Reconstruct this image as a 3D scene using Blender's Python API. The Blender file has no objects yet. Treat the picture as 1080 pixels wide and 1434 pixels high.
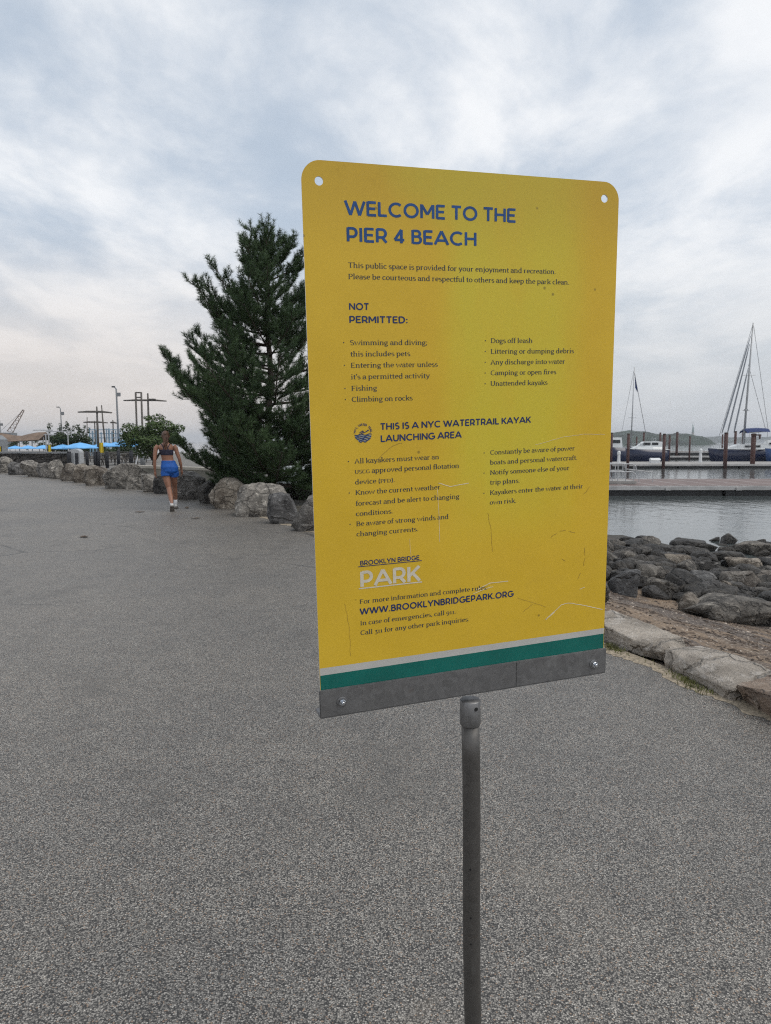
import bpy, bmesh, math, random
import numpy as np
from mathutils import Vector, Matrix, noise

R = math.radians
S = bpy.context.scene
COL = S.collection
random.seed(7)

# ------------------------------------------------------------------ camera
EYE, PITCH, FPX = 1.55, R(5.5), 1020.0
cam = bpy.data.cameras.new('camera')
cam_o = bpy.data.objects.new('camera', cam)
COL.objects.link(cam_o)
cam_o.location = (0, 0, EYE)
cam_o.rotation_euler = (R(90) - PITCH, 0, 0)
cam.sensor_fit = 'VERTICAL'
cam.sensor_height = 36.0
cam.lens = 36.0 * FPX / 1434.0
cam.clip_start = 0.05
cam.clip_end = 20000
cam.dof.use_dof = True
cam.dof.focus_distance = 1.38
cam.dof.aperture_fstop = cam.lens / 1000 / 0.0014
S.camera = cam_o

# ------------------------------------------------------------------ sky + sun
SUN_EL, SUN_AZ = R(56), R(112)          # azimuth measured from +Y towards +X
world = bpy.data.worlds.new('World')
S.world = world
world.use_nodes = True
wn, wl = world.node_tree.nodes, world.node_tree.links
wn.clear()


def W(t, **k):
    n = wn.new(t)
    for a, v in k.items():
        setattr(n, a, v)
    return n


def wmath(op, a, b=None, c=None, clamp=False):
    n = W('ShaderNodeMath', operation=op, use_clamp=clamp)
    for i, v in enumerate((a, b, c)):
        if v is None:
            continue
        if isinstance(v, (int, float)):
            n.inputs[i].default_value = v
        else:
            wl.new(v, n.inputs[i])
    return n.outputs[0]


def wmix(f, a, b):
    n = W('ShaderNodeMix', data_type='RGBA')
    for s, v in ((n.inputs[0], f), (n.inputs[6], a), (n.inputs[7], b)):
        if isinstance(v, (int, float)):
            s.default_value = v
        elif isinstance(v, tuple):
            s.default_value = (*v, 1)
        else:
            wl.new(v, s)
    return n.outputs[2]


def wramp(v, a, b):
    n = W('ShaderNodeMapRange', interpolation_type='SMOOTHSTEP')
    wl.new(v, n.inputs[0])
    n.inputs[1].default_value = a
    n.inputs[2].default_value = b
    return n.outputs[0]


sky = W('ShaderNodeTexSky', sky_type='NISHITA')
sky.sun_disc = False
sky.sun_elevation = SUN_EL
sky.sun_rotation = SUN_AZ
sky.air_density = 1.0
sky.dust_density = 2.5
tc = W('ShaderNodeTexCoord')
sep = W('ShaderNodeSeparateXYZ')
wl.new(tc.outputs['Generated'], sep.inputs[0])
dx, dy, dz = sep.outputs
den = wmath('ADD', wmath('MAXIMUM', dz, 0.0), 0.16)
u = wmath('DIVIDE', dx, den)
v = wmath('DIVIDE', dy, den)
comb = W('ShaderNodeCombineXYZ')
wl.new(u, comb.inputs[0])
wl.new(v, comb.inputs[1])


def cloud_noise(scale, detail, rough, loc, rot, sc=(1, 1, 1), dist=0.0):
    m = W('ShaderNodeMapping')
    m.inputs['Location'].default_value = loc
    m.inputs['Rotation'].default_value = (0, 0, rot)
    m.inputs['Scale'].default_value = sc
    wl.new(comb.outputs[0], m.inputs[0])
    n = W('ShaderNodeTexNoise')
    n.inputs['Scale'].default_value = scale
    n.inputs['Detail'].default_value = detail
    n.inputs['Roughness'].default_value = rough
    n.inputs['Distortion'].default_value = dist
    wl.new(m.outputs[0], n.inputs['Vector'])
    return n.outputs['Fac']


big = cloud_noise(0.62, 4, 0.5, (5.6, 9.1, 0), R(-40), (1.7, 0.75, 1))
mid = cloud_noise(1.9, 7, 0.58, (0.4, 6.2, 0), R(-24), (1.35, 0.9, 1), 0.3)
fine = cloud_noise(8.5, 6, 0.62, (1.3, 9.2, 0), R(-40), (1.1, 1.0, 1), 0.3)
ssum = wmath('ADD', wmath('MULTIPLY', big, 0.62), wmath('ADD', wmath('MULTIPLY', mid, 0.52), wmath('MULTIPLY', fine, 0.13)))
cov = wramp(ssum, 0.46, 0.76)                       # thin bright cloud over grey-blue
shade = wramp(mid, 0.28, 0.72)
thin = wmath('MULTIPLY_ADD', cov, 0.70, 0.24)
cloud_dark = (5.15, 5.6, 6.2)
cloud_light = (7.45, 7.55, 7.7)
cl = wmix(wmath('MULTIPLY_ADD', shade, 0.55, wmath('MULTIPLY', cov, 0.5), clamp=True), cloud_dark, cloud_light)
skyc = wmix(thin, wmix(0.7, sky.outputs[0], (4.0, 4.75, 5.6)), cl)
# hazy horizon: warm to the west (left), grey to the south (right)
side = wramp(dx, -0.45, 0.35)
hor = wmix(side, (6.15, 5.5, 5.0), (5.1, 5.25, 5.4))
hz = wramp(dz, 0.29, 0.0)
skyc = wmix(wmath('MULTIPLY', hz, 0.9), skyc, hor)
bg = W('ShaderNodeBackground')
bg.inputs['Strength'].default_value = 0.1
wl.new(skyc, bg.inputs[0])
wo = W('ShaderNodeOutputWorld')
wl.new(bg.outputs[0], wo.inputs[0])

sun = bpy.data.lights.new('sun', 'SUN')
sun.energy = 1.2
sun.angle = R(35)
sun.color = (1.0, 0.95, 0.88)
sun_o = bpy.data.objects.new('sun', sun)
COL.objects.link(sun_o)
sd = Vector((math.sin(SUN_AZ) * math.cos(SUN_EL), math.cos(SUN_AZ) * math.cos(SUN_EL), math.sin(SUN_EL)))
sun_o.rotation_euler = sd.to_track_quat('Z', 'Y').to_euler()
sun_o.location = (0, 0, 30)

S.view_settings.view_transform = 'Standard'
S.view_settings.look = 'None'
S.view_settings.exposure = 0.40
S.view_settings.gamma = 1.0
S.render.engine = 'CYCLES'
S.cycles.max_bounces = 6
S.cycles.diffuse_bounces = 3
S.cycles.glossy_bounces = 3
S.cycles.transparent_max_bounces = 8
S.cycles.filter_width = 1.1
S.cycles.use_denoising = False
S.cycles.sample_clamp_indirect = 3.0
S.cycles.denoiser = 'OPENIMAGEDENOISE'
S.cycles.denoising_input_passes = 'RGB_ALBEDO_NORMAL'


# ------------------------------------------------------------------ helpers
def ray(px, py):
    a, b = (px - 540) / FPX, (717 - py) / FPX
    return Vector((a, math.cos(PITCH) + b * math.sin(PITCH), -math.sin(PITCH) + b * math.cos(PITCH)))


def at(px, py, Y):
    d = ray(px, py)
    return Vector((0, 0, EYE)) + d * (Y / d.y)


def onz(px, py, z=0.0):
    d = ray(px, py)
    return Vector((0, 0, EYE)) + d * ((z - EYE) / d.z)


def tag(o, label=None, cat=None, group=None, kind=None):
    for k, val in (('label', label), ('category', cat), ('group', group), ('kind', kind)):
        if val:
            o[k] = val
    return o


def empty(name, loc, label=None, cat=None, group=None, rz=0):
    o = bpy.data.objects.new(name, None)
    o.empty_display_size = 0.2
    COL.objects.link(o)
    o.location = loc
    o.rotation_euler = (0, 0, rz)
    return tag(o, label, cat, group)


def smooth(me, on=True):
    me.polygons.foreach_set('use_smooth', [on] * len(me.polygons))
    return me


class MB:
    """collects boxes, tubes and lofts into one mesh"""

    def __init__(s):
        s.v, s.f = [], []

    def add(s, vs, fs):
        n = len(s.v)
        s.v += [tuple(p) for p in vs]
        s.f += [tuple(i + n for i in q) for q in fs]
        return s

    def box(s, c, d, rz=0, M=None):
        x, y, z = d[0] / 2, d[1] / 2, d[2] / 2
        vs = [Vector((a * x, b * y, k * z)) for k in (-1, 1) for a, b in ((-1, -1), (1, -1), (1, 1), (-1, 1))]
        m = M or Matrix.Rotation(rz, 3, 'Z')
        vs = [m @ p + Vector(c) for p in vs]
        return s.add(vs, [(3, 2, 1, 0), (4, 5, 6, 7), (0, 1, 5, 4), (1, 2, 6, 5), (2, 3, 7, 6), (3, 0, 4, 7)])

    def rings(s, rs, cap=True):
        n = len(rs[0])
        vs = [p for r in rs for p in r]
        fs = []
        for i in range(len(rs) - 1):
            for j in range(n):
                k = (j + 1) % n
                fs.append((i * n + j, i * n + k, (i + 1) * n + k, (i + 1) * n + j))
        if cap:
            fs.append(tuple(reversed(range(n))))
            fs.append(tuple((len(rs) - 1) * n + j for j in range(n)))
        return s.add(vs, fs)

    def tube(s, pts, r, n=8, cap=True):
        pts = [Vector(p) for p in pts]
        rr = r if isinstance(r, (list, tuple)) else [r] * len(pts)
        rs = []
        ref = None
        for i, p in enumerate(pts):
            t = (pts[min(i + 1, len(pts) - 1)] - pts[max(i - 1, 0)]).normalized()
            if ref is None:
                ref = Vector((0, 1, 0)) if abs(t.y) < 0.9 else Vector((1, 0, 0))
            a = (ref - t * ref.dot(t)).normalized()
            b = t.cross(a)
            ref = a
            rs.append([p + (a * math.cos(q) + b * math.sin(q)) * rr[i] for q in [2 * math.pi * k / n for k in range(n)]])
        return s.rings(rs, cap)

    def loft(s, secs, n=16, cap=True):
        """secs: (centre, rx, ry) horizontal ellipses"""
        rs = []
        for c, rx, ry in secs:
            c = Vector(c)
            rs.append([c + Vector((rx * math.cos(q), ry * math.sin(q), 0)) for q in [2 * math.pi * k / n for k in range(n)]])
        return s.rings(rs, cap)

    def build(s, name, mat, parent=None, sm=False, loc=None):
        me = bpy.data.meshes.new(name)
        me.from_pydata(s.v, [], s.f)
        me.update()
        if sm:
            smooth(me)
        o = bpy.data.objects.new(name, me)
        if mat:
            me.materials.append(mat)
        COL.objects.link(o)
        if parent:
            o.parent = parent
        if loc is not None:
            o.location = loc
        return o


def np_mesh(name, V, F, mat, parent=None, sm=False):
    V = np.asarray(V, np.float32)
    F = np.asarray(F, np.int32)
    me = bpy.data.meshes.new(name)
    me.vertices.add(len(V))
    me.vertices.foreach_set('co', V.ravel())
    k = F.shape[1]
    me.loops.add(F.size)
    me.loops.foreach_set('vertex_index', F.ravel())
    me.polygons.add(len(F))
    me.polygons.foreach_set('loop_start', np.arange(0, F.size, k, dtype=np.int32))
    me.polygons.foreach_set('loop_total', np.full(len(F), k, np.int32))
    me.update(calc_edges=True)
    me.validate()
    if sm:
        smooth(me)
    if mat:
        me.materials.append(mat)
    o = bpy.data.objects.new(name, me)
    COL.objects.link(o)
    if parent:
        o.parent = parent
    return o


# ------------------------------------------------------------------ materials
class Mat:
    def __init__(s, name, rough=0.7, metal=0.0, spec=0.5):
        s.m = bpy.data.materials.new(name)
        s.m.use_nodes = True
        s.n, s.l = s.m.node_tree.nodes, s.m.node_tree.links
        s.p = s.n['Principled BSDF']
        s.p.inputs['Roughness'].default_value = rough
        s.p.inputs['Metallic'].default_value = metal
        s.p.inputs['Specular IOR Level'].default_value = spec
        s._c = None

    def new(s, t, **k):
        n = s.n.new(t)
        for a, v in k.items():
            setattr(n, a, v)
        return n

    def put(s, sock, v):
        if isinstance(v, (int, float)):
            sock.default_value = v
        elif isinstance(v, (tuple, list)):
            sock.default_value = (*v, 1) if len(v) == 3 and len(sock.default_value) == 4 else v
        else:
            s.l.new(v, sock)

    @property
    def co(s):
        if s._c is None:
            s._c = s.new('ShaderNodeTexCoord')
        return s._c.outputs['Object']

    def mapped(s, scale=(1, 1, 1), loc=(0, 0, 0), rot=(0, 0, 0), src=None):
        m = s.new('ShaderNodeMapping')
        m.inputs['Scale'].default_value = scale
        m.inputs['Location'].default_value = loc
        m.inputs['Rotation'].default_value = rot
        s.l.new(src or s.co, m.inputs[0])
        return m.outputs[0]

    def noise(s, scale, detail=4, rough=0.55, vec=None, dist=0, col=False):
        n = s.new('ShaderNodeTexNoise')
        s.l.new(vec or s.co, n.inputs['Vector'])
        n.inputs['Scale'].default_value = scale
        n.inputs['Detail'].default_value = detail
        n.inputs['Roughness'].default_value = rough
        n.inputs['Distortion'].default_value = dist
        return n.outputs['Color' if col else 'Fac']

    def voro(s, scale, vec=None, feature='F1', out='Distance', rnd=1.0):
        n = s.new('ShaderNodeTexVoronoi', feature=feature)
        s.l.new(vec or s.co, n.inputs['Vector'])
        n.inputs['Scale'].default_value = scale
        n.inputs['Randomness'].default_value = rnd
        return n.outputs[out]

    def ramp(s, f, a, b, lo=0.0, hi=1.0):
        n = s.new('ShaderNodeMapRange', interpolation_type='SMOOTHSTEP')
        s.put(n.inputs[0], f)
        for i, v in enumerate((a, b, lo, hi)):
            n.inputs[i + 1].default_value = v
        return n.outputs[0]

    def cramp(s, f, stops):
        n = s.new('ShaderNodeValToRGB')
        s.put(n.inputs[0], f)
        e = n.color_ramp.elements
        while len(e) < len(stops):
            e.new(0.5)
        for q, (p, c) in zip(e, stops):
            q.position = p
            q.color = (*c, 1) if not isinstance(c, (int, float)) else (c, c, c, 1)
        return n.outputs[0]

    def mix(s, f, a, b, blend='MIX'):
        n = s.new('ShaderNodeMix', data_type='RGBA', blend_type=blend)
        s.put(n.inputs[0], f)
        s.put(n.inputs[6], a)
        s.put(n.inputs[7], b)
        return n.outputs[2]

    def math(s, op, a, b=0.0, c=0.0, clamp=False):
        n = s.new('ShaderNodeMath', operation=op, use_clamp=clamp)
        s.put(n.inputs[0], a)
        s.put(n.inputs[1], b)
        s.put(n.inputs[2], c)
        return n.outputs[0]

    def sepx(s, vec=None):
        n = s.new('ShaderNodeSeparateXYZ')
        s.l.new(vec or s.co, n.inputs[0])
        return n.outputs

    def rand(s):
        return s.new('ShaderNodeObjectInfo').outputs['Random']

    def color(s, c):
        s.put(s.p.inputs['Base Color'], c)
        return s

    def rough(s, c):
        s.put(s.p.inputs['Roughness'], c)
        return s

    def bump(s, h, strength=0.5, dist=0.01):
        n = s.new('ShaderNodeBump')
        n.inputs['Strength'].default_value = strength
        n.inputs['Distance'].default_value = dist
        s.l.new(h, n.inputs['Height'])
        s.l.new(n.outputs[0], s.p.inputs['Normal'])
        return s


def plain(name, c, rough=0.6, metal=0.0, var=0.18, scale=6.0, bump=0.0, spec=0.5):
    m = Mat(name, rough, metal, spec)
    n = m.noise(scale, 5, 0.6)
    lo = tuple(x * (1 - var) for x in c)
    hi = tuple(min(1, x * (1 + var)) for x in c)
    m.color(m.mix(m.ramp(n, 0.3, 0.7), lo, hi))
    if bump:
        m.bump(n, bump, 0.01)
    return m.m


def mat_path():
    m = Mat('asphalt_aggregate', 0.5)
    st = m.voro(190, out='Color')
    sep = m.sepx(st)
    dist = m.voro(190, out='Distance')
    big = m.noise(0.55, 5, 0.6)
    mid = m.noise(5.0, 4, 0.6)
    sm = m.sepx(m.voro(390, vec=m.mapped(loc=(3.3, 1.7, 0)), out='Color'))
    tone_ = m.math('ADD', m.math('MULTIPLY', sep[0], 0.68), m.math('MULTIPLY', sm[0], 0.36), clamp=True)
    val = m.cramp(tone_, [(0.0, (0.048, 0.045, 0.042)), (0.32, (0.122, 0.115, 0.106)), (0.62, (0.232, 0.218, 0.199)), (0.86, (0.36, 0.34, 0.31)), (1.0, (0.56, 0.53, 0.49))])
    warm = m.mix(m.math('GREATER_THAN', sep[1], 0.93), val, (0.26, 0.19, 0.14))
    c = m.mix(m.ramp(dist, 0.35, 0.75), warm, (0.026, 0.025, 0.024))
    st_n = m.noise(1.3, 6, 0.7, vec=m.mapped((1, 0.6, 1), (9, 3, 0)))
    c = m.mix(m.math('MULTIPLY', m.ramp(st_n, 0.54, 0.68), 0.32), c, (0.05, 0.047, 0.043))
    c = m.mix(m.math('MULTIPLY', m.ramp(st_n, 0.42, 0.26), 0.16), c, (0.25, 0.222, 0.185))
    c = m.mix(1.0, c, m.mix(m.ramp(big, 0.3, 0.7), (0.95, 0.95, 0.95), (1.13, 1.11, 1.075)), 'MULTIPLY')
    c = m.mix(1.0, c, m.mix(m.ramp(mid, 0.25, 0.75), (0.90, 0.90, 0.90), (1.10, 1.10, 1.09)), 'MULTIPLY')
    # sandy dust caught in the pores, drifting around the post
    x, y, z = m.sepx()
    ddx = m.math('SUBTRACT', x, 0.13)
    ddy = m.math('SUBTRACT', y, 1.62)
    rr = m.math('SQRT', m.math('ADD', m.math('MULTIPLY', m.math('MULTIPLY', ddx, ddx), 9.0), m.math('MULTIPLY', ddy, ddy)))
    du = m.math('MULTIPLY', m.ramp(rr, 0.42, 0.0), m.ramp(m.noise(9, 4, 0.6), 0.35, 0.65))
    c = m.mix(m.math('MULTIPLY', du, 0.35), c, (0.36, 0.30, 0.23))
    # fine cracks here and there
    ck = m.voro(0.42, vec=m.mix(0.12, m.co, m.noise(1.6, 5, 0.65, col=True)), feature='DISTANCE_TO_EDGE')
    msk = m.ramp(m.noise(0.33, 2, 0.5, vec=m.mapped(loc=(4.2, 1.1, 0))), 0.50, 0.60)
    ckf = m.math('MULTIPLY', m.ramp(ck, 0.010, 0.002), msk)
    c = m.mix(m.math('MULTIPLY', ckf, 0.75), c, (0.025, 0.024, 0.023))
    m.color(c)
    h = m.math('SUBTRACT', m.math('MULTIPLY', sep[2], 0.5), m.math('MULTIPLY', dist, 1.0))
    m.bump(h, 0.55, 0.004)
    return m.m


def mat_terrain():
    m = Mat('shore_sand', 0.9)
    x, y, z = m.sepx()
    n1 = m.noise(2.2, 6, 0.65)
    # wrack lines lie along the slope: bands of z
    zz = m.math('ADD', z, m.math('MULTIPLY', m.math('SUBTRACT', m.noise(1.1, 4, 0.6), 0.5), 0.22))
    cxyz = m.new('ShaderNodeCombineXYZ')
    m.put(cxyz.inputs[2], m.math('MULTIPLY', zz, 1.0))
    m.put(cxyz.inputs[0], m.math('MULTIPLY', x, 0.02))
    band = m.noise(10.0, 3, 0.6, vec=cxyz.outputs[0])
    grit = m.noise(60, 4, 0.7)
    wr = m.math('MULTIPLY', m.ramp(band, 0.41, 0.54), m.ramp(n1, 0.26, 0.48))
    sand = m.mix(m.ramp(n1, 0.3, 0.7), (0.20, 0.145, 0.10), (0.29, 0.215, 0.15))
    debris = m.mix(m.ramp(grit, 0.4, 0.62), (0.055, 0.046, 0.042), (0.19, 0.155, 0.13))
    c = m.mix(wr, sand, debris)
    peb = m.voro(38, out='Color')
    ps = m.sepx(peb)
    c = m.mix(m.math('MULTIPLY', m.math('GREATER_THAN', ps[0], 0.965), 0.8), c, (0.48, 0.42, 0.35))
    c = m.mix(1.0, c, m.mix(m.ramp(grit, 0.3, 0.7), (0.55, 0.55, 0.55), (1.4, 1.38, 1.35)), 'MULTIPLY')
    wet = m.ramp(z, -0.55, -1.2)
    c = m.mix(wet, c, m.mix(n1, (0.03, 0.03, 0.028), (0.07, 0.065, 0.055)))
    # upland soil beyond the beach
    up = m.ramp(m.math('SUBTRACT', y, m.math('MULTIPLY', m.math('MAXIMUM', x, 0.0), 1.2)), 12.0, 15.0)
    soil = m.mix(m.ramp(n1, 0.35, 0.7), (0.05, 0.045, 0.035), (0.13, 0.115, 0.085))
    c = m.mix(up, c, soil)
    far = m.ramp(y, 33.0, 40.0)
    c = m.mix(far, c, m.mix(m.ramp(n1, 0.3, 0.7), (0.14, 0.133, 0.122), (0.20, 0.19, 0.175)))
    m.color(c)
    m.bump(m.math('ADD', m.math('MULTIPLY', grit, 0.7), m.math('ADD', m.math('MULTIPLY', n1, 1.5), m.math('MULTIPLY', wr, 0.3))), 0.8, 0.05)
    return m.m


def mat_rock(name, base, light, dark, wet=False, crack=0.7, tone=1.0):
    m = Mat(name, 0.85 if not wet else 0.6)
    r = m.rand()
    off = m.new('ShaderNodeVectorMath', operation='ADD')
    m.l.new(m.co, off.inputs[0])
    cx = m.new('ShaderNodeCombineXYZ')
    for i in range(3):
        m.put(cx.inputs[i], m.math('MULTIPLY', r, 37.0 + 11 * i))
    m.l.new(cx.outputs[0], off.inputs[1])
    vec = off.outputs[0]
    n1 = m.noise(2.6, 7, 0.65, vec=vec, dist=0.4)
    n2 = m.noise(11, 6, 0.7, vec=vec)
    n3 = m.noise(60, 3, 0.6, vec=vec)
    vein = m.noise(3.2, 5, 0.6, vec=m.mapped((1, 1, 3.2), (0, 0, 0), (0.5, 0.3, 0.2), src=vec), dist=0.8)
    c = m.mix(m.ramp(n1, 0.30, 0.68), dark, base)
    c = m.mix(m.math('MULTIPLY', m.ramp(n2, 0.50, 0.72), 0.75), c, light)
    c = m.mix(m.math('MULTIPLY', m.ramp(vein, 0.58, 0.66), 0.55), c, light)
    crk = m.voro(3.0, vec=m.mix(0.25, vec, m.noise(4, 4, 0.6, vec=vec, col=True)), feature='DISTANCE_TO_EDGE')
    c = m.mix(m.math('MULTIPLY', m.ramp(crk, 0.035, 0.004), crack), c, tuple(x * 0.3 for x in dark))
    c = m.mix(1.0, c, m.mix(n3, (0.70, 0.70, 0.70), (1.28, 1.27, 1.25)), 'MULTIPLY')
    tone = m.mix(r, tuple(1 + (q - 1) * tone for q in (0.62, 0.63, 0.66)), tuple(1 + (q - 1) * tone for q in (1.40, 1.34, 1.24)))
    c = m.mix(1.0, c, tone, 'MULTIPLY')
    m.color(c)
    h = m.math('ADD', m.math('MULTIPLY', n2, 1.0), m.math('ADD', m.math('MULTIPLY', n3, 0.25), m.math('MULTIPLY', m.ramp(crk, 0.0, 0.06), 0.7)))
    m.bump(h, 1.0, 0.09)
    return m.m


def mat_water():
    m = Mat('harbour_water', 0.05)
    m.color((0.075, 0.088, 0.088))
    m.p.inputs['IOR'].default_value = 1.33
    v1 = m.mapped((1.0, 0.55, 1), rot=(0, 0, 0.3))
    h = m.math('ADD', m.noise(1.3, 3, 0.55, vec=v1), m.math('MULTIPLY', m.noise(4.5, 3, 0.6, vec=v1), 0.35))
    m.bump(h, 0.16, 0.2)
    return m.m


def mat_galv(name, lo, hi):
    m = Mat(name, 0.5, 0.75)
    vo = m.voro(95, vec=m.mix(0.03, m.co, m.noise(30, 3, 0.6, col=True)), out='Color')
    s = m.sepx(vo)
    n = m.noise(7, 6, 0.7)
    c = m.mix(m.math('MULTIPLY_ADD', s[0], 0.45, 0.3), lo, hi)
    c = m.mix(m.math('MULTIPLY', m.ramp(n, 0.38, 0.80), 0.4), c, tuple(x * f for x, f in zip(lo, (0.72, 0.66, 0.60))))
    wh = m.noise(14, 6, 0.7, vec=m.mapped((1, 0.35, 0.3), (3, 1, 0)))
    c = m.mix(m.math('MULTIPLY', m.ramp(wh, 0.55, 0.78), 0.35), c, (0.42, 0.43, 0.42))
    rust = m.noise(14, 6, 0.75, vec=m.mapped(loc=(5, 5, 2)))
    c = m.mix(m.math('MULTIPLY', m.ramp(rust, 0.62, 0.78), 0.5), c, (0.14, 0.075, 0.04))
    m.color(c)
    m.rough(m.ramp(n, 0.3, 0.7, 0.38, 0.68))
    m.bump(n, 0.15, 0.002)
    return m.m


def mat_sign():
    m = Mat('yellow_enamel', 0.38, 0.0, 0.45)
    x, y, z = m.sepx()             # metres in the panel's own frame: x across, y up (negative)
    n1 = m.noise(4.0, 5, 0.6)
    n2 = m.noise(22, 6, 0.7)
    gold = m.mix(m.ramp(n1, 0.3, 0.7), (0.685, 0.445, 0.030), (0.745, 0.49, 0.036))
    # greenish patch across the right half with a soft ragged edge
    wob = m.math('MULTIPLY_ADD', m.noise(9, 4, 0.6, vec=m.mapped((1, 0.35, 1))), 0.09, -0.045)
    left = m.ramp(m.math('ADD', x, wob), 0.265, 0.33)
    top = m.ramp(m.math('ADD', x, m.math('ADD', wob, m.math('MULTIPLY', m.ramp(y, -0.12, 0.0), 0.10))), 0.215, 0.31)
    right = m.ramp(m.math('ADD', x, m.math('MULTIPLY', wob, 0.6)), 0.565, 0.47)
    low = m.ramp(m.math('ADD', y, m.math('MULTIPLY', n1, 0.10)), -0.66, -0.46)
    g = m.math('MULTIPLY', m.math('MULTIPLY', top, right), low)
    g = m.math('MULTIPLY', g, m.ramp(m.noise(5, 5, 0.62, vec=m.mapped((1.6, 0.6, 1), (2, 7, 0))), 0.22, 0.62, 0.45, 1.0))
    c = m.mix(m.math('MULTIPLY', g, 0.85), gold, (0.67, 0.56, 0.045))
    # darker towards the top, with grime specks
    top_dark = m.ramp(m.math('ADD', y, m.math('MULTIPLY', n1, 0.08)), -0.14, 0.03)
    c = m.mix(m.math('MULTIPLY', top_dark, 0.30), c, (0.40, 0.24, 0.03))
    sp = m.voro(55, out='Color')
    sps = m.sepx(sp)
    spd = m.voro(55)
    sk = m.math('MULTIPLY', m.math('GREATER_THAN', sps[0], 0.985), m.ramp(spd, 0.22, 0.08))
    c = m.mix(m.math('MULTIPLY', sk, 0.6), c, (0.14, 0.10, 0.03))
    c = m.mix(m.math('MULTIPLY', m.ramp(n2, 0.58, 0.75), 0.12), c, (0.30, 0.20, 0.03))
    m.color(c)
    m.rough(m.ramp(n2, 0.3, 0.7, 0.32, 0.5))
    m.bump(m.noise(2.2, 2, 0.5), 0.06, 0.02)
    return m.m


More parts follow.
